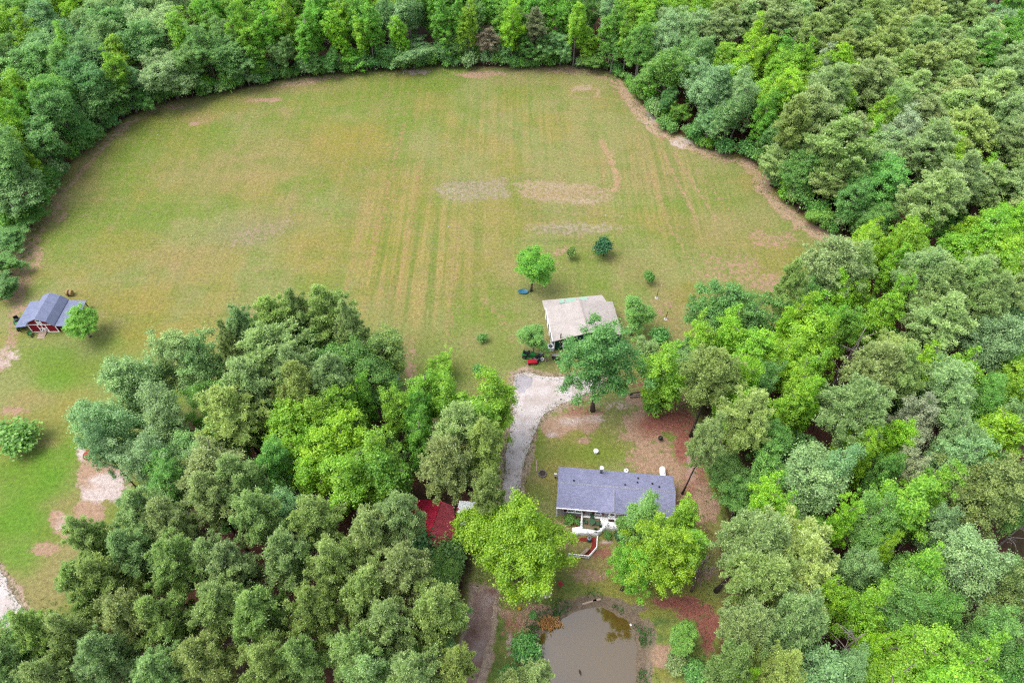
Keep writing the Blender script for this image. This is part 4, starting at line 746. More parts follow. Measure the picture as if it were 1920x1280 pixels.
def pine_crown(name, seed, R, top, base, nwh, dens=1.0):
    rg = np.random.default_rng(seed); cen = []; rads = []; tg = []
    Hc = top - base
    for i in range(nwh):
        f = (i + .5) / nwh; z = base + Hc * (0.04 + .92 * f)
        Lm = R * (math.sin(math.pi * min(1, (f * .80 + .20))) ** .75) * (1.0 if f < .8 else .9)
        nb = int(round(4 + 3.2 * math.sin(math.pi * f)));
        if rg.uniform() < .12: nb -= 2
        a0 = rg.uniform(0, 6.28)
        for k in range(nb):
            a = a0 + 6.283 * k / nb + rg.normal() * .25; L = Lm * rg.uniform(.45, 1.22)
            end = np.array([math.cos(a) * L, math.sin(a) * L, z + L * rg.uniform(.0, .35)]); tg.append(end)
            npf = max(3, int(L * 1.9 + 1))
            for j in range(npf):
                t_ = .34 + .72 * (j + rg.uniform(.0, .8)) / npf; side = rg.normal() * .38 * L * t_ * .6
                q = np.array([math.cos(a) * L * t_ - math.sin(a) * side, math.sin(a) * L * t_ + math.cos(a) * side, z + (end[2] - z) * t_ + rg.normal() * .3 + .15]); cen.append(q); rads.append(rg.uniform(.34, .66))
    for k in range(7): cen.append(np.array([rg.normal() * .5, rg.normal() * .5, top - rg.uniform(.1, 1.6)])); rads.append(rg.uniform(.5, .8))
    cen = np.array(cen); rads = np.array(rads); cv = rg.uniform(0, 1, len(cen))
    cnt = (160 * dens * rads ** 2 / .3).astype(int); idx = np.repeat(np.arange(len(cen)), cnt); n = len(idx)
    u = unit(rg.normal(size=(n, 3))); u[:, 2] = np.where((u[:, 2] < -.05) & (rg.uniform(size=n) < .85), -u[:, 2], u[:, 2])
    p0 = cen[idx] + u * (rads[idx] * rg.uniform(.1, .85, n))[:, None] * np.array([1, 1, .68]) + rg.normal(size=(n, 3)) * np.where(rg.uniform(size=n) < .2, .28, .05)[:, None]
    dr = unit(u + np.array([0, 0, .35]) + rg.normal(size=(n, 3)) * .45); L = rg.uniform(.24, .42, n)[:, None]
    sd_ = unit(np.cross(dr, np.array([0, 0, 1.]) + rg.normal(size=(n, 3)) * .55)) * rg.uniform(.06, .11, n)[:, None]
    V = np.stack([p0 - sd_ * .6, p0 + dr * L + sd_ * .5, p0 + dr * L * 1.08 - sd_ * .5], 1); V[:, 0] -= 0
    V = np.stack([p0 - sd_, p0 + sd_, p0 + dr * L + sd_ * .35], 1).reshape(-1, 3)
    me = np_mesh(name, V, np.arange(n * 3).reshape(-1, 3), 'needle')
    set_tint(me, .5 + (cv[idx] - .5) * .35 + rg.normal(size=n) * .26 + (u[:, 2] - .3) * .16)
    return me, np.array(tg)
PROTO = {}
def add_proto(kind, **k): PROTO.setdefault(kind, []).append(k)
for i in range(7):
    R = 4.3; cm, cen, cr = leaf_crown('round_crown', 100 + i, 5.0, 18.0, 3.2 + (i % 2), 270 - 30 * (i > 4), 150, .15, .8, .42 if i < 5 else .6)
    tm = trunk_mesh('round_trunk', 200 + i, 15.5, .3, cen[::12], 'bark' if i % 2 else 'bark_pale', .3, poke=6)
    add_proto('round', crown=cm, trunk=tm, R=5.0, H=18.0, zc=12.0)
for i in range(5):
    cm, cen, cr = leaf_crown('tall_crown', 120 + i, 3.3, 19.0, 3.5, 190, 130, .15, .68, .5, -.85)
    tm = trunk_mesh('tall_trunk', 220 + i, 17.5, .22, cen[::13], 'bark_pale', .25, poke=5)
    add_proto('tall', crown=cm, trunk=tm, R=3.3, H=19.0, zc=12.5)
for i in range(3):
    cm, cen, cr = leaf_crown('spreading_crown', 140 + i, 7.6, 19.5, 3.5, 560, 165, .155, .85, .36)
    tm = trunk_mesh('spreading_trunk', 240 + i, 16, .42, cen[::16], 'bark', .2, poke=4)
    add_proto('big', crown=cm, trunk=tm, R=7.6, H=19.5, zc=12.5)
for i in range(2):
    cm, cen, cr = leaf_crown('open_crown', 160 + i, 6.6, 20.0, 6.5, 250, 150, .15, .8, .34, -.6)
    tm = trunk_mesh('open_trunk', 260 + i, 18, .42, cen[::6], 'bark_pale', .3, poke=9)
    add_proto('open', crown=cm, trunk=tm, R=6.6, H=20.0, zc=13.5)
for i in range(6):
    cm, tg = pine_crown('pine_crown', 300 + i, 4.5, 23.0, 8.5 + 1.1 * (i % 3), 11)
    tm = trunk_mesh('pine_trunk', 320 + i, 22.3, .26, tg[::2], 'bark_dark', .4, .012, poke=8)
    add_proto('pine', crown=cm, trunk=tm, R=4.3, H=23.0, zc=17.3)
for i in range(2):
    cm, tg = pine_crown('thin_pine_crown', 340 + i, 3.6, 21.0, 9.5, 8, .6)
    tm = trunk_mesh('thin_pine_trunk', 350 + i, 20.3, .24, tg[::2], 'bark_dark', .35, .015, poke=4)
    add_proto('thin', crown=cm, trunk=tm, R=3.6, H=21.0, zc=15.5)
for i in range(4):
    cm, cen, cr = leaf_crown('shrub_crown', 180 + i, 1.5, 2.4, .1, 24, 120, .15, .62, .2, -.3)
    tm = trunk_mesh('shrub_stem', 280 + i, 1.7, .07, cen[::4], 'bark', .1)
    add_proto('shrub', crown=cm, trunk=tm, R=1.6, H=2.5, zc=1.3)
KL = 0.92
TC = dict(P=(172,196,120), O=(104,156,76), M=(118,172,74), G=(146,184,116), L=(144,192,42), B=(118,176,52), W=(184,198,148), Y=(132,158,84), D=(62,118,70), N=(150,142,108), C=(122,168,98))
LOOK = dict(P='grey-green pine', O='dark green tree', M='mid green tree', G='pale grey-green tree', L='lime-green tree', B='fresh green tree', W='whitish green tree', Y='olive green tree', D='deep green tree', N='brownish thin pine', C='blue-green tree')
NAME = dict(P='pine_tree', N='pine_tree', L='poplar_tree', B='poplar_tree')
trees = []
def crown_colour(key, r, proto=None):
    c = lin(TC[key]); q_ = 0 if proto == 'big' else r.uniform(0, .3); c = (c * (1 - q_) + lin(TC['M' if key in 'LBOC' else 'G']) * q_) * KL * r.uniform(.85, 1.12); c = c * np.array([r.uniform(.9, 1.12), 1, r.uniform(.8, 1.2)])
    return (*[float(v) for v in c], 1.0)
def put_tree(x, y, rad, key, h=None, proto=None, pick=None, px=None, label=None, cat='tree', name=None, group=None):
    r = random.Random(int(x * 131 + y * 977)); 
    if proto is None:
        proto = 'pine' if key == 'P' else 'thin' if key == 'N' else ('big' if rad > 6.0 else 'tall' if (key in 'LB' and rad < 4.0) else 'round')
    pr = PROTO[proto][r.randrange(len(PROTO[proto])) if pick is None else pick]
    h = h or pr['H'] * r.uniform(.9, 1.08)
    o = empty(name or NAME.get(key, 'oak_tree'), (x, y, -0.05), r.uniform(0, 6.28)); s = rad / pr['R']; q1, q2 = (1, 1) if label else (r.uniform(.86, 1.14), r.uniform(.86, 1.14)); o.scale = (s * q1, s * q2, h / pr['H']); o.rotation_euler[0] = r.gauss(0, .035); o.rotation_euler[1] = r.gauss(0, .035)
    for nm, me in (('trunk', pr['trunk']), ('crown', pr['crown'])):
        c = bpy.data.objects.new(nm, me); col.objects.link(c); c.parent = o
        if nm == 'crown': c.color = crown_colour(key, r, proto)
    o['category'] = cat
    z = pr['zc'] * h / pr['H']; q = Q(x, y, z)
    trees.append(dict(o=o, x=x, y=y, r=rad, key=key, px=q[0], py=q[1], label=label, wpx=2 * rad * FPX / (y * _f[1] + (z - CAM_H) * _f[2]))); 
    if label: o['label'] = label
    if group: o['group'] = group
    return o
HT = dict(P=23, N=21, O=18, M=17, G=18.5, L=19, B=19, W=17, Y=18, D=12, C=18)
ZF = dict(P=.785, N=.74)
def hand(px, py, wpx, key, h=None, **k):
    """crown centre as seen in the photograph -> a tree standing on the ground"""
    h = h or HT[key]
    while True:
        z = h * ZF.get(key, .62); p = P(px, py, z)
        if 'label' in k or py > 560 or h < 5 or poly_sd(np.array([p[0]]), np.array([p[1]]), clear)[0] > .9: break
        h *= .9; key = 'O' if key in 'PN' and h < 11 else key
    dep = p[1] * _f[1] + (z - CAM_H) * _f[2]
    return put_tree(p[0], p[1], wpx / 2 * dep / FPX, key, h, px=(px, py), **k)
H1 = """15 68 50 L;82 52 110 C;110 15 50 L;155 10 70 L;185 38 90 G;215 55 80 C;130 104 40 L;170 118 70 C;190 78 80 C;288 58 110 G;268 92 70 C;220 132 40 L;312 132 95 G;208 172 60 C;262 178 60 M;350 74 52 L;325 15 100 G;400 34 56 B;437 20 44 B;470 66 56 L;420 108 75 C;388 102 56 C;60 140 85 M;150 160 80 O;112 184 64 M;108 210 75 O;175 200 60 O;15 190 44 L;45 205 32 B;15 242 54 L;75 265 88 O;140 248 68 M;178 246 46 O;20 306 95 C;60 310 30 L;30 355 100 C;40 405 80 O;15 445 70 O;5 495 60 O;8 535 56 O;88 98 75 C;15 122 75 C;38 25 80 M;120 130 60 M;75 335 60 O;350 118 60 C;365 150 50 C;300 165 50 C;455 120 55 C;480 110 50 B;245 150 50 C;
500 62 44 B;540 46 44 L;575 72 44 B;600 30 44 B;632 62 42 L;660 108 42 B;690 52 42 B;530 100 46 C;585 115 46 C;620 112 46 O;700 18 42 L;674 20 42 B;677 64 42 L;768 34 76 G;781 98 76 G;747 64 34 L;720 40 44 C;730 100 46 C;808 20 36 B;828 44 38 B;855 37 34 B;875 47 36 L;890 30 40 M;919 17 38 B;959 50 42 L;962 13 38 B;1001 44 44 N;912 72 44 N;940 90 46 C;865 85 44 C;830 95 44 C;985 88 44 O;1030 37 38 B;1060 20 42 B;1080 50 38 L;1107 80 42 L;1137 13 48 G;1147 54 42 B;1150 90 42 M;1177 20 42 L;1204 32 56 L;1177 76 34 L;1103 30 40 O;1251 74 90 G;1261 141 82 M;1053 82 54 C;1020 95 44 C;1110 112 40 M;1200 100 50 M;
1317 37 48 L;1293 57 62 G;1314 111 88 G;1330 168 100 G;1391 188 64 G;1367 222 72 C;1330 230 60 C;1414 91 52 L;1398 118 48 L;1455 145 62 L;1445 188 48 L;1431 220 42 B;1512 134 30 L;1471 107 48 B;1545 134 48 W;1525 200 88 P;1495 222 64 P;1589 198 54 L;1633 227 46 L;1592 269 112 P;1680 269 66 W;1784 314 80 L;1471 292 72 P;1500 325 64 M;1656 350 84 M;1602 372 72 O;1750 364 104 P;1540 402 52 M;1868 434 100 L;1450 262 50 O;1560 340 70 P;
1559 492 112 P;1606 490 76 P;1482 534 62 P;1646 476 42 L;1676 510 40 L;1707 476 54 L;1727 500 84 P;1817 470 90 L;1878 484 84 L;1905 464 64 L;1804 448 54 L;1767 536 112 P;1822 524 76 P;1770 598 100 P;1522 563 56 M;1347 594 96 O;1404 608 88 O;1367 632 60 L;1324 648 46 L;1488 608 60 L;1465 630 42 L;1565 573 46 L;1602 562 52 L;1633 610 56 L;1673 576 42 L;1549 620 36 B;1582 620 52 B;1502 660 76 L;1515 711 66 L;1545 674 52 L;1468 687 52 L;1495 734 52 L;1407 734 52 L;1468 774 56 L;1512 768 48 L;1640 682 100 P;1703 702 96 P;1340 697 92 P;1387 780 86 P;1602 768 118 P;1804 711 62 L;1851 650 84 G;1880 615 80 C;1710 803 68 W;1784 830 84 G;1596 832 62 L;1670 834 62 L;1908 734 46 L;1424 717 52 M;1325 812 56 P;1850 760 80 M;1900 800 80 G;1860 560 80 P;1900 540 70 P;1440 835 70 M;
1508 912 128 G;1441 896 82 M;1542 880 92 G;1428 946 62 L;1468 976 48 L;1572 996 44 L;1609 875 38 L;1720 922 66 L;1656 899 58 M;1696 880 62 W;1784 872 84 G;1831 929 112 Y;1891 902 64 C;1901 967 54 M;1747 1003 64 G;1632 1000 92 M;1824 1053 112 G;1404 1010 128 P;1441 1080 124 P;1481 1164 112 P;1398 1164 92 P;1502 1037 48 L;1592 1070 72 G;1555 1114 56 L;1589 1148 66 L;1643 1050 34 L;1723 1074 76 L;1683 1107 108 M;1666 1154 98 M;1750 1147 84 M;1717 1222 90 L;1804 1262 82 L;1626 1228 52 L;1831 1205 102 M;1893 1114 84 Y;1873 1172 100 Y;1575 1255 62 G;1455 1255 74 P;1414 1272 44 L;1900 1250 90 M;1380 1250 80 P;
560 592 64 P;620 582 82 P;510 602 70 P;460 612 62 P;428 642 46 P;652 602 52 P;270 722 112 G;340 692 104 G;222 792 112 G;310 802 112 G;385 700 80 G;200 850 60 G;280 860 90 G;490 652 92 M;545 642 62 M;700 662 112 Y;690 714 104 O;642 642 72 Y;560 690 92 P;620 712 92 P;480 722 100 P;440 762 100 P;540 742 80 P;400 770 80 M;590 662 60 M;
560 790 104 L;625 800 104 L;640 866 112 L;700 876 100 L;590 876 104 L;650 912 100 L;728 900 76 B;676 754 62 B;565 838 92 L;795 752 72 L;748 782 54 L;840 768 62 L;925 756 66 L;782 800 52 B;868 806 92 P;908 836 80 P;790 838 50 B;846 886 94 P;892 915 56 P;728 960 82 P;692 988 92 P;440 822 82 M;310 905 86 M;260 958 90 P;335 972 90 P;390 932 92 P;452 900 92 P;472 962 92 P;520 880 70 M;500 940 80 M;545 960 84 G;600 985 90 P;756 1080 102 P;684 1112 100 P;806 1136 108 P;540 1040 96 P;620 1050 96 P;470 1050 92 P;400 1040 92 P;330 1060 92 P;260 1050 90 P;200 1080 90 P;140 1110 90 P;230 1140 94 P;320 1150 94 P;410 1130 94 P;500 1130 94 P;590 1150 96 P;60 1180 84 P;130 1190 90 P;200 1220 94 P;300 1240 96 P;400 1230 96 P;490 1240 96 P;570 1230 96 P;660 1220 98 P;740 1180 96 P;780 1240 100 P;90 1260 90 P;20 1240 80 P;170 1020 64 P;690 1270 96 P;840 1220 70 P;610 800 70 L"""
for e in H1.replace('\n', '').split(';'):
    a, c, w_, k = e.split(); hand(float(a), float(c), float(w_), k)
# single trees of the yards
hand(968, 1018, 196, 'L', 20, proto='big', label='big round lime-green tree left of the white deck')
hand(1124, 688, 124, 'O', 20, proto='round', pick=5, label='tall open green tree with pale limbs before the green shed')
hand(1238, 700, 78, 'L', 17, proto='tall', label='narrow lime-green vine-clad tree on the red soil right of the lawn')
hand(1190, 592, 68, 'M', 9, proto='round', label='leafy tree against the right side of the tan-roofed shed')
hand(1002, 632, 58, 'M', 8, proto='round', label='young tree left of the tan-roofed shed front')
hand(997, 502, 70, 'B', 10.5, proto='round', label='round bright tree in the field behind the tan-roofed shed')
hand(827, 684, 44, 'L', 5.5, proto='round', label='small yellow-green tree on the grass between wood and drive')
hand(150, 605, 60, 'B', 6.5, proto='round', label='green tree beside the right lean-to of the red barn')
hand(1208, 972, 72, 'M', 14, proto='tall', label='tall mid green tree rising before the right half of the house roof')
hand(1180, 985, 50, 'M', 10, proto='round', label='mid green tree between the pergola and the taller tree')
hand(1228, 1052, 112, 'L', 15, proto='round', label='broad lime-green tree right of the white fence above the pond')
hand(1178, 1068, 72, 'B', 12, proto='round', label='lime-green tree nearest the top of the pond')
hand(1285, 968, 56, 'L', 12, proto='tall', label='slim lime-green tree beyond the right end of the house')
hand(1292, 1030, 60, 'L', 11, proto='tall', label='slim lime-green tree below the right end of the house')
hand(1278, 1196, 56, 'M', 7, proto='round', label='small green tree on the bank right of the pond')
hand(1008, 1270, 60, 'P', 14, label='small light pine at the bottom edge left of the pond')
hand(955, 1290, 60, 'P', 14, label='small pine cut by the bottom edge near the dirt track')
hand(1245, 1030, 50, 'M', 9, proto='round', label='small tree close in front of the right house wall')
hand(1368, 880, 76, 'M', 10, label='low mid green tree at the lawn edge right of the house'); hand(1392, 930, 70, 'O', 10, label='low dark green tree below the other low tree right of the house')
hand(1285, 695, 70, 'G', 13, label='thin grey-green tree right of the vine-clad tree'); hand(1212, 655, 44, 'G', 9, label='grey-green tree between the shed tree and the vine-clad tree')
def shrub(px, py, wpx, key, label, hf=1.0, group=None, cat='shrub'):
    p = P(px, py, .8); dep = p[1] * _f[1] + (.8 - CAM_H) * _f[2]; rad = wpx / 2 * dep / FPX
    return put_tree(p[0], p[1], rad, key, 2.5 * rad / 1.6 * hf, 'shrub', label=label, cat=cat, name='shrub', group=group)
for a in [(1132,475,38,'D','round dark green shrub in the field behind the shed',1.3),(1215,526,22,'O','small dark shrub between round shrub and right wood',1.7),(1070,481,18,'Y','thin young shrub between the two field trees',2.0),(905,634,20,'O','round bush upper of the two on the grass left of the shed',1),(896,692,21,'O','round bush lower of the two on the grass left of the shed',1),(40,828,76,'M','large spreading bush on the grass at the left edge',.8),(985,1222,54,'O','large bush on the left bank of the pond',1.1),(1066,972,20,'M','bush in the red bed at the left house wall',1),(1082,976,14,'O','small bush next to the white deck railing',1),(1140,1001,16,'O','bush against the slanted deck corner',1),(1162,1003,22,'D','dark bush in front of the deck railing',.8),(1212,1000,40,'O','bush under the trees before the house',1),(790,1035,62,'D','deep green bush below the crimson roof',1.3),(842,1062,66,'C','blue-green bush right of the deep green one below the crimson roof',1.3),(870,1010,40,'O','bush between the crimson roof and the lime-green tree',1.2),(1235,640,40,'O','bush behind the vine-clad tree',1.2),(1228,770,44,'B','leafy climber at the foot of the vine-clad tree',1.5),(1232,745,40,'B','leafy climber half way up the vine-clad tree',2.4),(1265,1245,40,'Y','olive bush on the right pond bank at the bottom',1),(1300,1262,44,'O','green bush right of the olive one at the bottom',1),(960,1268,40,'O','bush at the bottom left end of the pond',1),(1000,1150,16,'O','low bush on the upper left pond bank',.5)]: shrub(*a[:5], hf=a[5])

# ------------------------------------------------------------------ the rest of the woods, kept clear of what the photograph lets show
KEEP = [(1575,455,46,18),(85,590,75,50),(150,930,60,60),(640,840,1,1),(808,976,56,50),(890,960,28,22),(1150,930,130,80),(1085,560,90,90),(1560,1040,40,45),(1110,1200,130,110),(890,1200,50,110),(1250,800,60,90),(1320,1150,40,60),(1330,900,30,60),(285,1105,24,26),(470,1200,36,36),(1570,705,22,30),(770,860,18,40),(960,800,60,130),(722,703,20,14),(190,900,60,60),(1310,860,40,60),(1850,1010,20,30),(20,1140,40,60)]
hxy = np.array([(t_['x'], t_['y'], t_['r']) for t_ in trees if t_['r'] > 1.9]); keys = [(t_['px'], t_['py'], t_['key']) for t_ in trees if t_['r'] > 1.9 and not t_['label']]
keys += [(px_, py_, 'P') for px_, py_ in [(1500,30),(1560,60),(1620,40),(1680,60),(1740,30),(1580,110),(1640,130),(1700,110),(1760,110),(1820,90),(1640,170),(1700,180),(1760,180),(1820,160),(1880,150),(1680,220),(1740,240),(1800,230),(1860,230),(1900,280),(1850,320),(1890,350),(1700,310),(1820,380),(1430,50),(1450,20),(1380,30),(1800,40),(1840,660),(1700,740),(1660,760),(1560,860),(150,1150),(30,1210),(440,1190),(620,1180),(560,1090),(350,1100),(720,1130),(240,1260),(350,1270),(620,1275)]] + [(1900,60,'B'),(1860,20,'G'),(1900,200,'B')]
kp = np.array([(a, c) for a, c, _ in keys])
acc = [tuple(v) for v in hxy]
rg = np.random.default_rng(77); cand = []
xs_ = rg.uniform(-235, 235, 26000); ys_ = rg.uniform(12, 290, 26000); dc = poly_sd(xs_, ys_, clear)
A = np.array(acc); A = np.concatenate([A, np.zeros((3000, 3))]); na = len(acc)
nauto = 0
for x, y, d_ in zip(xs_, ys_, dc):
    if d_ < 1.2: continue
    z = 13.5; qx, qy = Q(x, y, z); qb = Q(x, y, 5.0)
    if not (-45 < qx < 1965 and -42 < qy < 1325): continue
    j = int(np.argmin((kp[:, 0] - qx) ** 2 + ((kp[:, 1] - qy) * 1.2) ** 2)); key = keys[j][2]
    r_ = rg.random()
    if r_ < .12: key = keys[int(np.argsort((kp[:, 0] - qx) ** 2 + (kp[:, 1] - qy) ** 2)[rg.integers(1, 5)])][2]
    if key == 'W': key = 'G'
    rad = {'P': rg.uniform(4.2, 5.4), 'L': rg.uniform(3.0, 3.9), 'B': rg.uniform(3.0, 3.8), 'N': 3.2}.get(key, rg.uniform(4.2, 5.4))
    if (np.hypot(A[:na, 0] - x, A[:na, 1] - y) < (A[:na, 2] + rad) * (.70 if d_ > 8 else .6)).any(): continue
    if any(((zx - kx_) / kw) ** 2 + ((zy - ky_) / kh) ** 2 < 1 for kx_, ky_, kw, kh in KEEP for zx, zy in ((qx, qy), qb, Q(x, y, 20))): continue
    if key not in 'LB' and ((qx - 640) / 130) ** 2 + ((qy - 835) / 95) ** 2 < 1: continue
    small = d_ < 4
    put_tree(x, y, rad * (.75 if small else 1), key, HT[key] * rg.uniform(.62, .8) if small else HT[key] * rg.uniform(.78, 1.02)); A[na] = (x, y, rad); na += 1; nauto += 1
nu = 0
for x, y, d_ in zip(xs_[::-1], ys_[::-1], dc[::-1]):
    if not (1.0 < d_ < (60 if x > 20 else 12)) or nu >= 150: continue
    qx, qy = Q(x, y, 6.0)
    if not (-20 < qx < 1940 and 100 < qy < 1300) or (np.hypot(A[:na, 0] - x, A[:na, 1] - y) < 2.6).any(): continue
    if any(((zx - kx_) / kw) ** 2 + ((zy - ky_) / kh) ** 2 < 1 for kx_, ky_, kw, kh in KEEP for zx, zy in ((qx, qy), Q(x, y, 2.0))): continue
    rad = rg.uniform(2.2, 3.2); put_tree(x, y, rad, 'MOMCB'[rg.integers(0, 5)], rg.uniform(6.5, 10), 'round'); A[na] = (x, y, 2.6); na += 1; nu += 1
print('understory', nu)
print('auto trees', nauto, 'all', len(trees))
# shrubs along the foot of the wood
nsh = 0
for i in range(len(CLEAR)):
    a = np.array(clear[i]); c = np.array(clear[(i + 1) % len(clear)])
    if CLEAR[i][2] or CLEAR[(i + 1) % len(CLEAR)][2] or CLEAR[i][1] > 480: continue
    L = np.linalg.norm(c - a); nrm = np.array([-(c - a)[1], (c - a)[0]]) / L
    for k in range(int(L / 1.9)):
        f = (k + rg.random()) / max(1, int(L / 1.9)); p = a + (c - a) * f + nrm * rg.uniform(.2, 2.6)
        if poly_sd(np.array([p[0]]), np.array([p[1]]), clear)[0] < 0: p = a + (c - a) * f - nrm * rg.uniform(.2, 2.6)
        rad = rg.uniform(1.2, 2.6); key = 'OMOGMB'[rg.integers(0, 6)]
        put_tree(p[0], p[1], rad, key, 2.5 * rad / 1.6 * rg.uniform(.9, 1.7), 'shrub', cat='shrub', name='shrub'); nsh += 1
print('edge shrubs', nsh)

# bare dead trees
def dead(px, py, h, lean, label, m='bark_pale', seed=1):
    rg_ = np.random.default_rng(seed); p = P(px, py); mb = MB(); k = 6; o = empty('dead_tree', p, 0, label, 'dead tree')
    xs = [np.array([lean[0] * h * i / k + rg_.normal() * .08, lean[1] * h * i / k + rg_.normal() * .08, h * i / k]) for i in range(k + 1)]
    mb.tube(xs, [.17 * (1 - .8 * i / k) + .03 for i in range(k + 1)], 8); mb.build('trunk', m, o, True)
    for q in range(16):
        i = rg_.integers(2, k); a = xs[i]; an = rg_.uniform(0, 6.28); e_ = rg_.uniform(-.1, .9); L = rg_.uniform(1.2, 3.6) * (1.2 - i / k * .6); b_ = a + np.array([math.cos(an) * math.cos(e_), math.sin(an) * math.cos(e_), math.sin(e_)]) * L
        mm = MB(); limb(mm, a, b_, .08, .02, rg_)
        for s_ in range(3): t_ = rg_.uniform(.4, .9); c_ = a + (b_ - a) * t_; limb(mm, c_, c_ + rg_.normal(size=3) * L * .28, .035, .012, rg_, 4)
        mm.build('branch', m, o, True)
dead(1553, 735, 17, (.02, .04), 'grey dead trunk leaning in a gap of the right wood', seed=1); dead(488, 1232, 15, (-.05, .05), 'pale bare snag with side branches over red ground in the left wood', seed=2); dead(1850, 1040, 18, (.0, .03), 'white bare tree top near the right edge', seed=3); dead(1530, 1262, 16, (.02, .02), 'white bare tree at the bottom edge of the right wood', seed=4); dead(1556, 1272, 16, (.06, .0), 'bare pale tree right of the other bare tree at the bottom', seed=5); dead(1900, 730, 19, (.02, .02), 'bare white branches at the right edge above the middle', seed=6); dead(1296, 1108, 12, (-.02, .04), 'thin bare tree at the red soil right of the pond', 'bark', seed=7)
dead(282, 1122, 17, (-.06, .06), 'dark bare leaning trunk in the gap of the left pine wood', 'bark_dark', seed=8)

# ------------------------------------------------------------------ labels for the wood: kind of tree, order and side of the nearest landmark
LM = [('the red barn',90,590),('the field edge beyond the barn',60,430),('the far left field corner',240,215),('the top left picture corner',20,20),('the left part of the far field edge',480,150),('the top edge left of centre',420,10),('the middle of the far field edge',760,130),('the top edge middle',820,10),('the far right field corner',1130,125),('the top edge right of centre',1200,10),('the sandy patch at the right field edge',1230,230),('the top edge three quarters across',1520,10),('the right bend of the field edge',1430,310),('the top right picture corner',1880,30),('the right tip of the field',1590,455),('the right picture edge upper third',1880,300),('the right picture edge mid height',1890,600),('the tan shed roof',1090,590),('the black kettle grill',1237,826),('the leaning dead trunk',1569,700),('the right house end',1262,930),('the dark gap in the right wood',1560,1030),('the bare white treetop',1850,1000),('the bottom right picture corner',1890,1260),('the pond',1130,1200),('the two bare trees at the bottom',1545,1245),('the crimson roof',810,975),('the gravel drive',950,820),('the pale sheet roof',722,703),('the top of the left wood',590,550),('the sand patch at the left wood',190,900),('the gravel road',20,1140),('the bottom left picture corner',40,1270),('the bare snag in the left wood',470,1200),('the dark leaning trunk',285,1100),('the dirt track',870,1220),('the lime grove centre',640,830),('the left tip of the left wood',190,760),('the left pine wood centre',500,1000),('the far left wood centre',280,90),('the upper right pine wood centre',1700,170),('the right wood centre',1720,880)]
ORD = [w_ + ' nearest' for w_ in '- second third fourth fifth sixth seventh eighth ninth tenth eleventh twelfth thirteenth fourteenth fifteenth sixteenth seventeenth eighteenth nineteenth twentieth'.split()]; ORD[0] = 'nearest'
cells = {}
for t_ in trees:
    if t_['label']: continue
    dist = [(math.hypot(t_['px'] - a, t_['py'] - c), nm, a, c) for nm, a, c in LM]; d_, nm, a, c = min(dist)
    dx, dy = t_['px'] - a, t_['py'] - c
    side = ('right of' if dx > 0 else 'left of') if abs(dx) > abs(dy) else ('below' if dy > 0 else 'above')
    shr = t_['o']['category'] == 'shrub'
    size = '' if shr or t_['key'] in 'N' else ('small ' if t_['r'] < 3.2 else 'large ' if t_['r'] > 4.6 else '')
    look = ('' + {'O': 'dark green', 'M': 'mid green', 'G': 'pale green', 'B': 'fresh green'}[t_['key']] + ' bush') if shr else size + LOOK[t_['key']]
    cells.setdefault((look, side, nm), []).append((d_, t_))
for (look, side, nm), lst in cells.items():
    lst.sort(key=lambda e_: e_[0])
    for i, (d_, t_) in enumerate(lst):
        t_['o']['label'] = f"{look} {side} {nm}" + (f", {ORD[min(i, 19)]}" if len(lst) > 1 else '')
        t_['o']['group'] = 'bushes at the foot of the woods' if t_['o']['category'] == 'shrub' else 'trees of the woods'

# ------------------------------------------------------------------ weeds and dry tufts on field and banks
def tufts(name, label, pts, hmin, hmax, colr, seed, blades=6, spread=.16):
    rg_ = np.random.default_rng(seed); n = len(pts) * blades; p = np.repeat(np.array(pts), blades, 0); a = rg_.uniform(0, 6.283, n); e_ = rg_.uniform(.5, 1.4, n); L = rg_.uniform(hmin, hmax, n)
    base = np.stack([p[:, 0] + rg_.normal(size=n) * spread, p[:, 1] + rg_.normal(size=n) * spread, np.where(p[:, 2] < 0, p[:, 2], -.02)], 1)
    dr = np.stack([np.cos(a) * np.cos(e_), np.sin(a) * np.cos(e_), np.sin(e_)], 1); sd_ = np.stack([-np.sin(a), np.cos(a), np.zeros(n)], 1) * (L * .16)[:, None]
    V_ = np.stack([base - sd_, base + sd_, base + dr * L[:, None]], 1).reshape(-1, 3); me = np_mesh(name, V_, np.arange(n * 3).reshape(-1, 3), 'leaf'); set_tint(me, .5 + rg_.normal(size=n) * .3)
    o = bpy.data.objects.new(name, me); col.objects.link(o); o.color = (*[float(v) for v in lin(colr) * .62], 1); return tag(o, label, kind='stuff')
rg = np.random.default_rng(8)
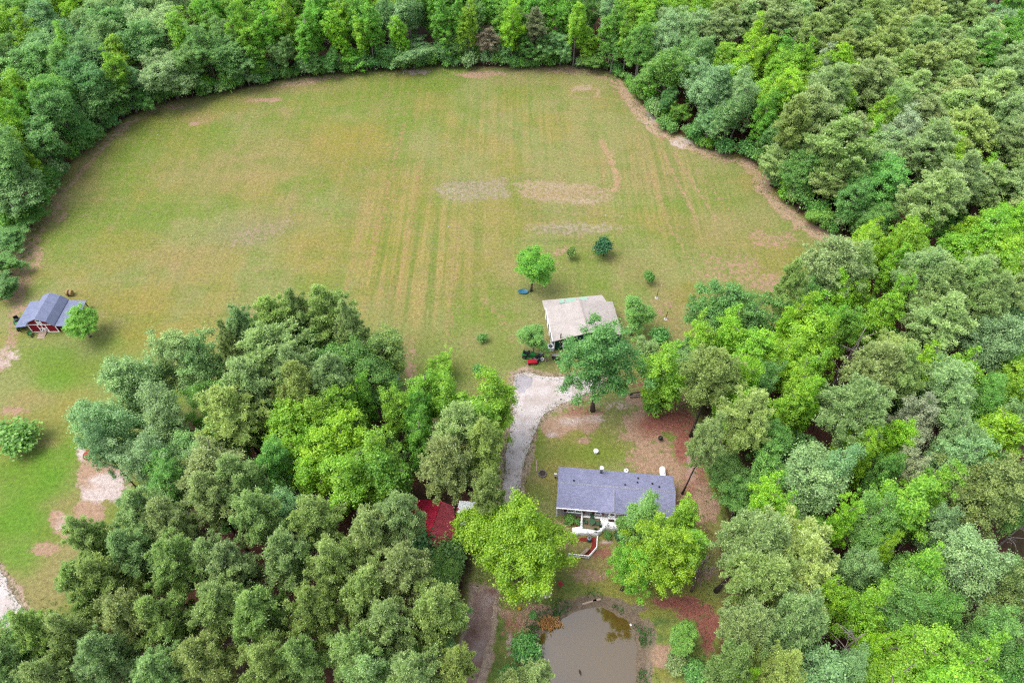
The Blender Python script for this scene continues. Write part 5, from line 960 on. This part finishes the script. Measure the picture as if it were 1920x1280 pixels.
def scatter(n, fn):
    x = rg.uniform(-115, 85, n * 6); y = rg.uniform(24, 190, n * 6); d_ = poly_sd(x, y, clear); w_ = fn(x, y, d_); k = (rg.uniform(size=len(x)) < w_) & (d_ < -.3)
    for pl in (drive, dpath, road, pond): k &= poly_sd(x, y, pl) > .5
    k &= ~((x > 6) & (x < 27) & (y > 43) & (y < 56)) & ~((x > 6) & (x < 22) & (y > 80) & (y < 96)) & ~((x > -96) & (x < -83) & (y > 84) & (y < 94))
    return [(a, c, 0.0) for a, c in zip(x[k][:n], y[k][:n])]
clump = lambda x, y: sstep(.5, .72, fbm(x, y, 11, 140) * .6 + fbm(x, y, 3, 150) * .4)
tufts('green_weeds', 'green weed tufts scattered over the mown field', scatter(9000, lambda x, y, d_: clump(x, y) + .04), .08, .22, (156, 182, 96), 1)
tufts('dry_grass', 'dry straw-coloured grass tufts scattered over the field', scatter(9000, lambda x, y, d_: clump(x + 300, y + 90) + .04), .08, .22, (206, 188, 128), 2)
tufts('edge_grass', 'long grass along the foot of the woods', scatter(7000, lambda x, y, d_: sstep(-4, -.5, d_ + (fbm(x, y, 5, 160) - .5) * 4)), .2, .45, (140, 168, 84), 3)
bank = []
for i in range(len(pond)):
    a = np.array(pond[i]); c = np.array(pond[(i + 1) % len(pond)]); L = np.linalg.norm(c - a)
    for k in range(int(L * 26)):
        q = a + (c - a) * rg.random(); o_ = (q - np.array([cx, cy])); o_ /= np.linalg.norm(o_); q = q + o_ * abs(rg.normal()) * 1.1
        if vnoise(np.array([q[0]]), np.array([q[1]]), 3.0, 5)[0] > .48: bank.append((q[0], q[1], -.16))
tufts('reeds', 'green reeds and grass along the pond bank', bank, .3, .7, (92, 140, 70), 4, 5)
q = P(1028, 1168); tufts('straw_clump', 'orange-tan dry grass clump on the left pond bank', [(q[0] + rg.normal() * .5, q[1] + rg.normal() * .3, 0.0) for _ in range(160)], .4, .9, (226, 178, 116), 5, 6)
dr_e = []
for pl in (drive, road):
    for i in range(len(pl)):
        a = np.array(pl[i]); c = np.array(pl[(i + 1) % len(pl)])
        for k in range(int(np.linalg.norm(c - a) * 14)): q = a + (c - a) * rg.random() + rg.normal(size=2) * .5; dr_e.append((q[0], q[1], 0.0))
tufts('drive_edge_grass', 'straggly grass along the edges of the gravel drive', dr_e, .12, .34, (140, 150, 84), 6, 5)
from collections import Counter
print(Counter(o.name.split('.')[0] for o in bpy.data.objects if o.parent is None).most_common(8))
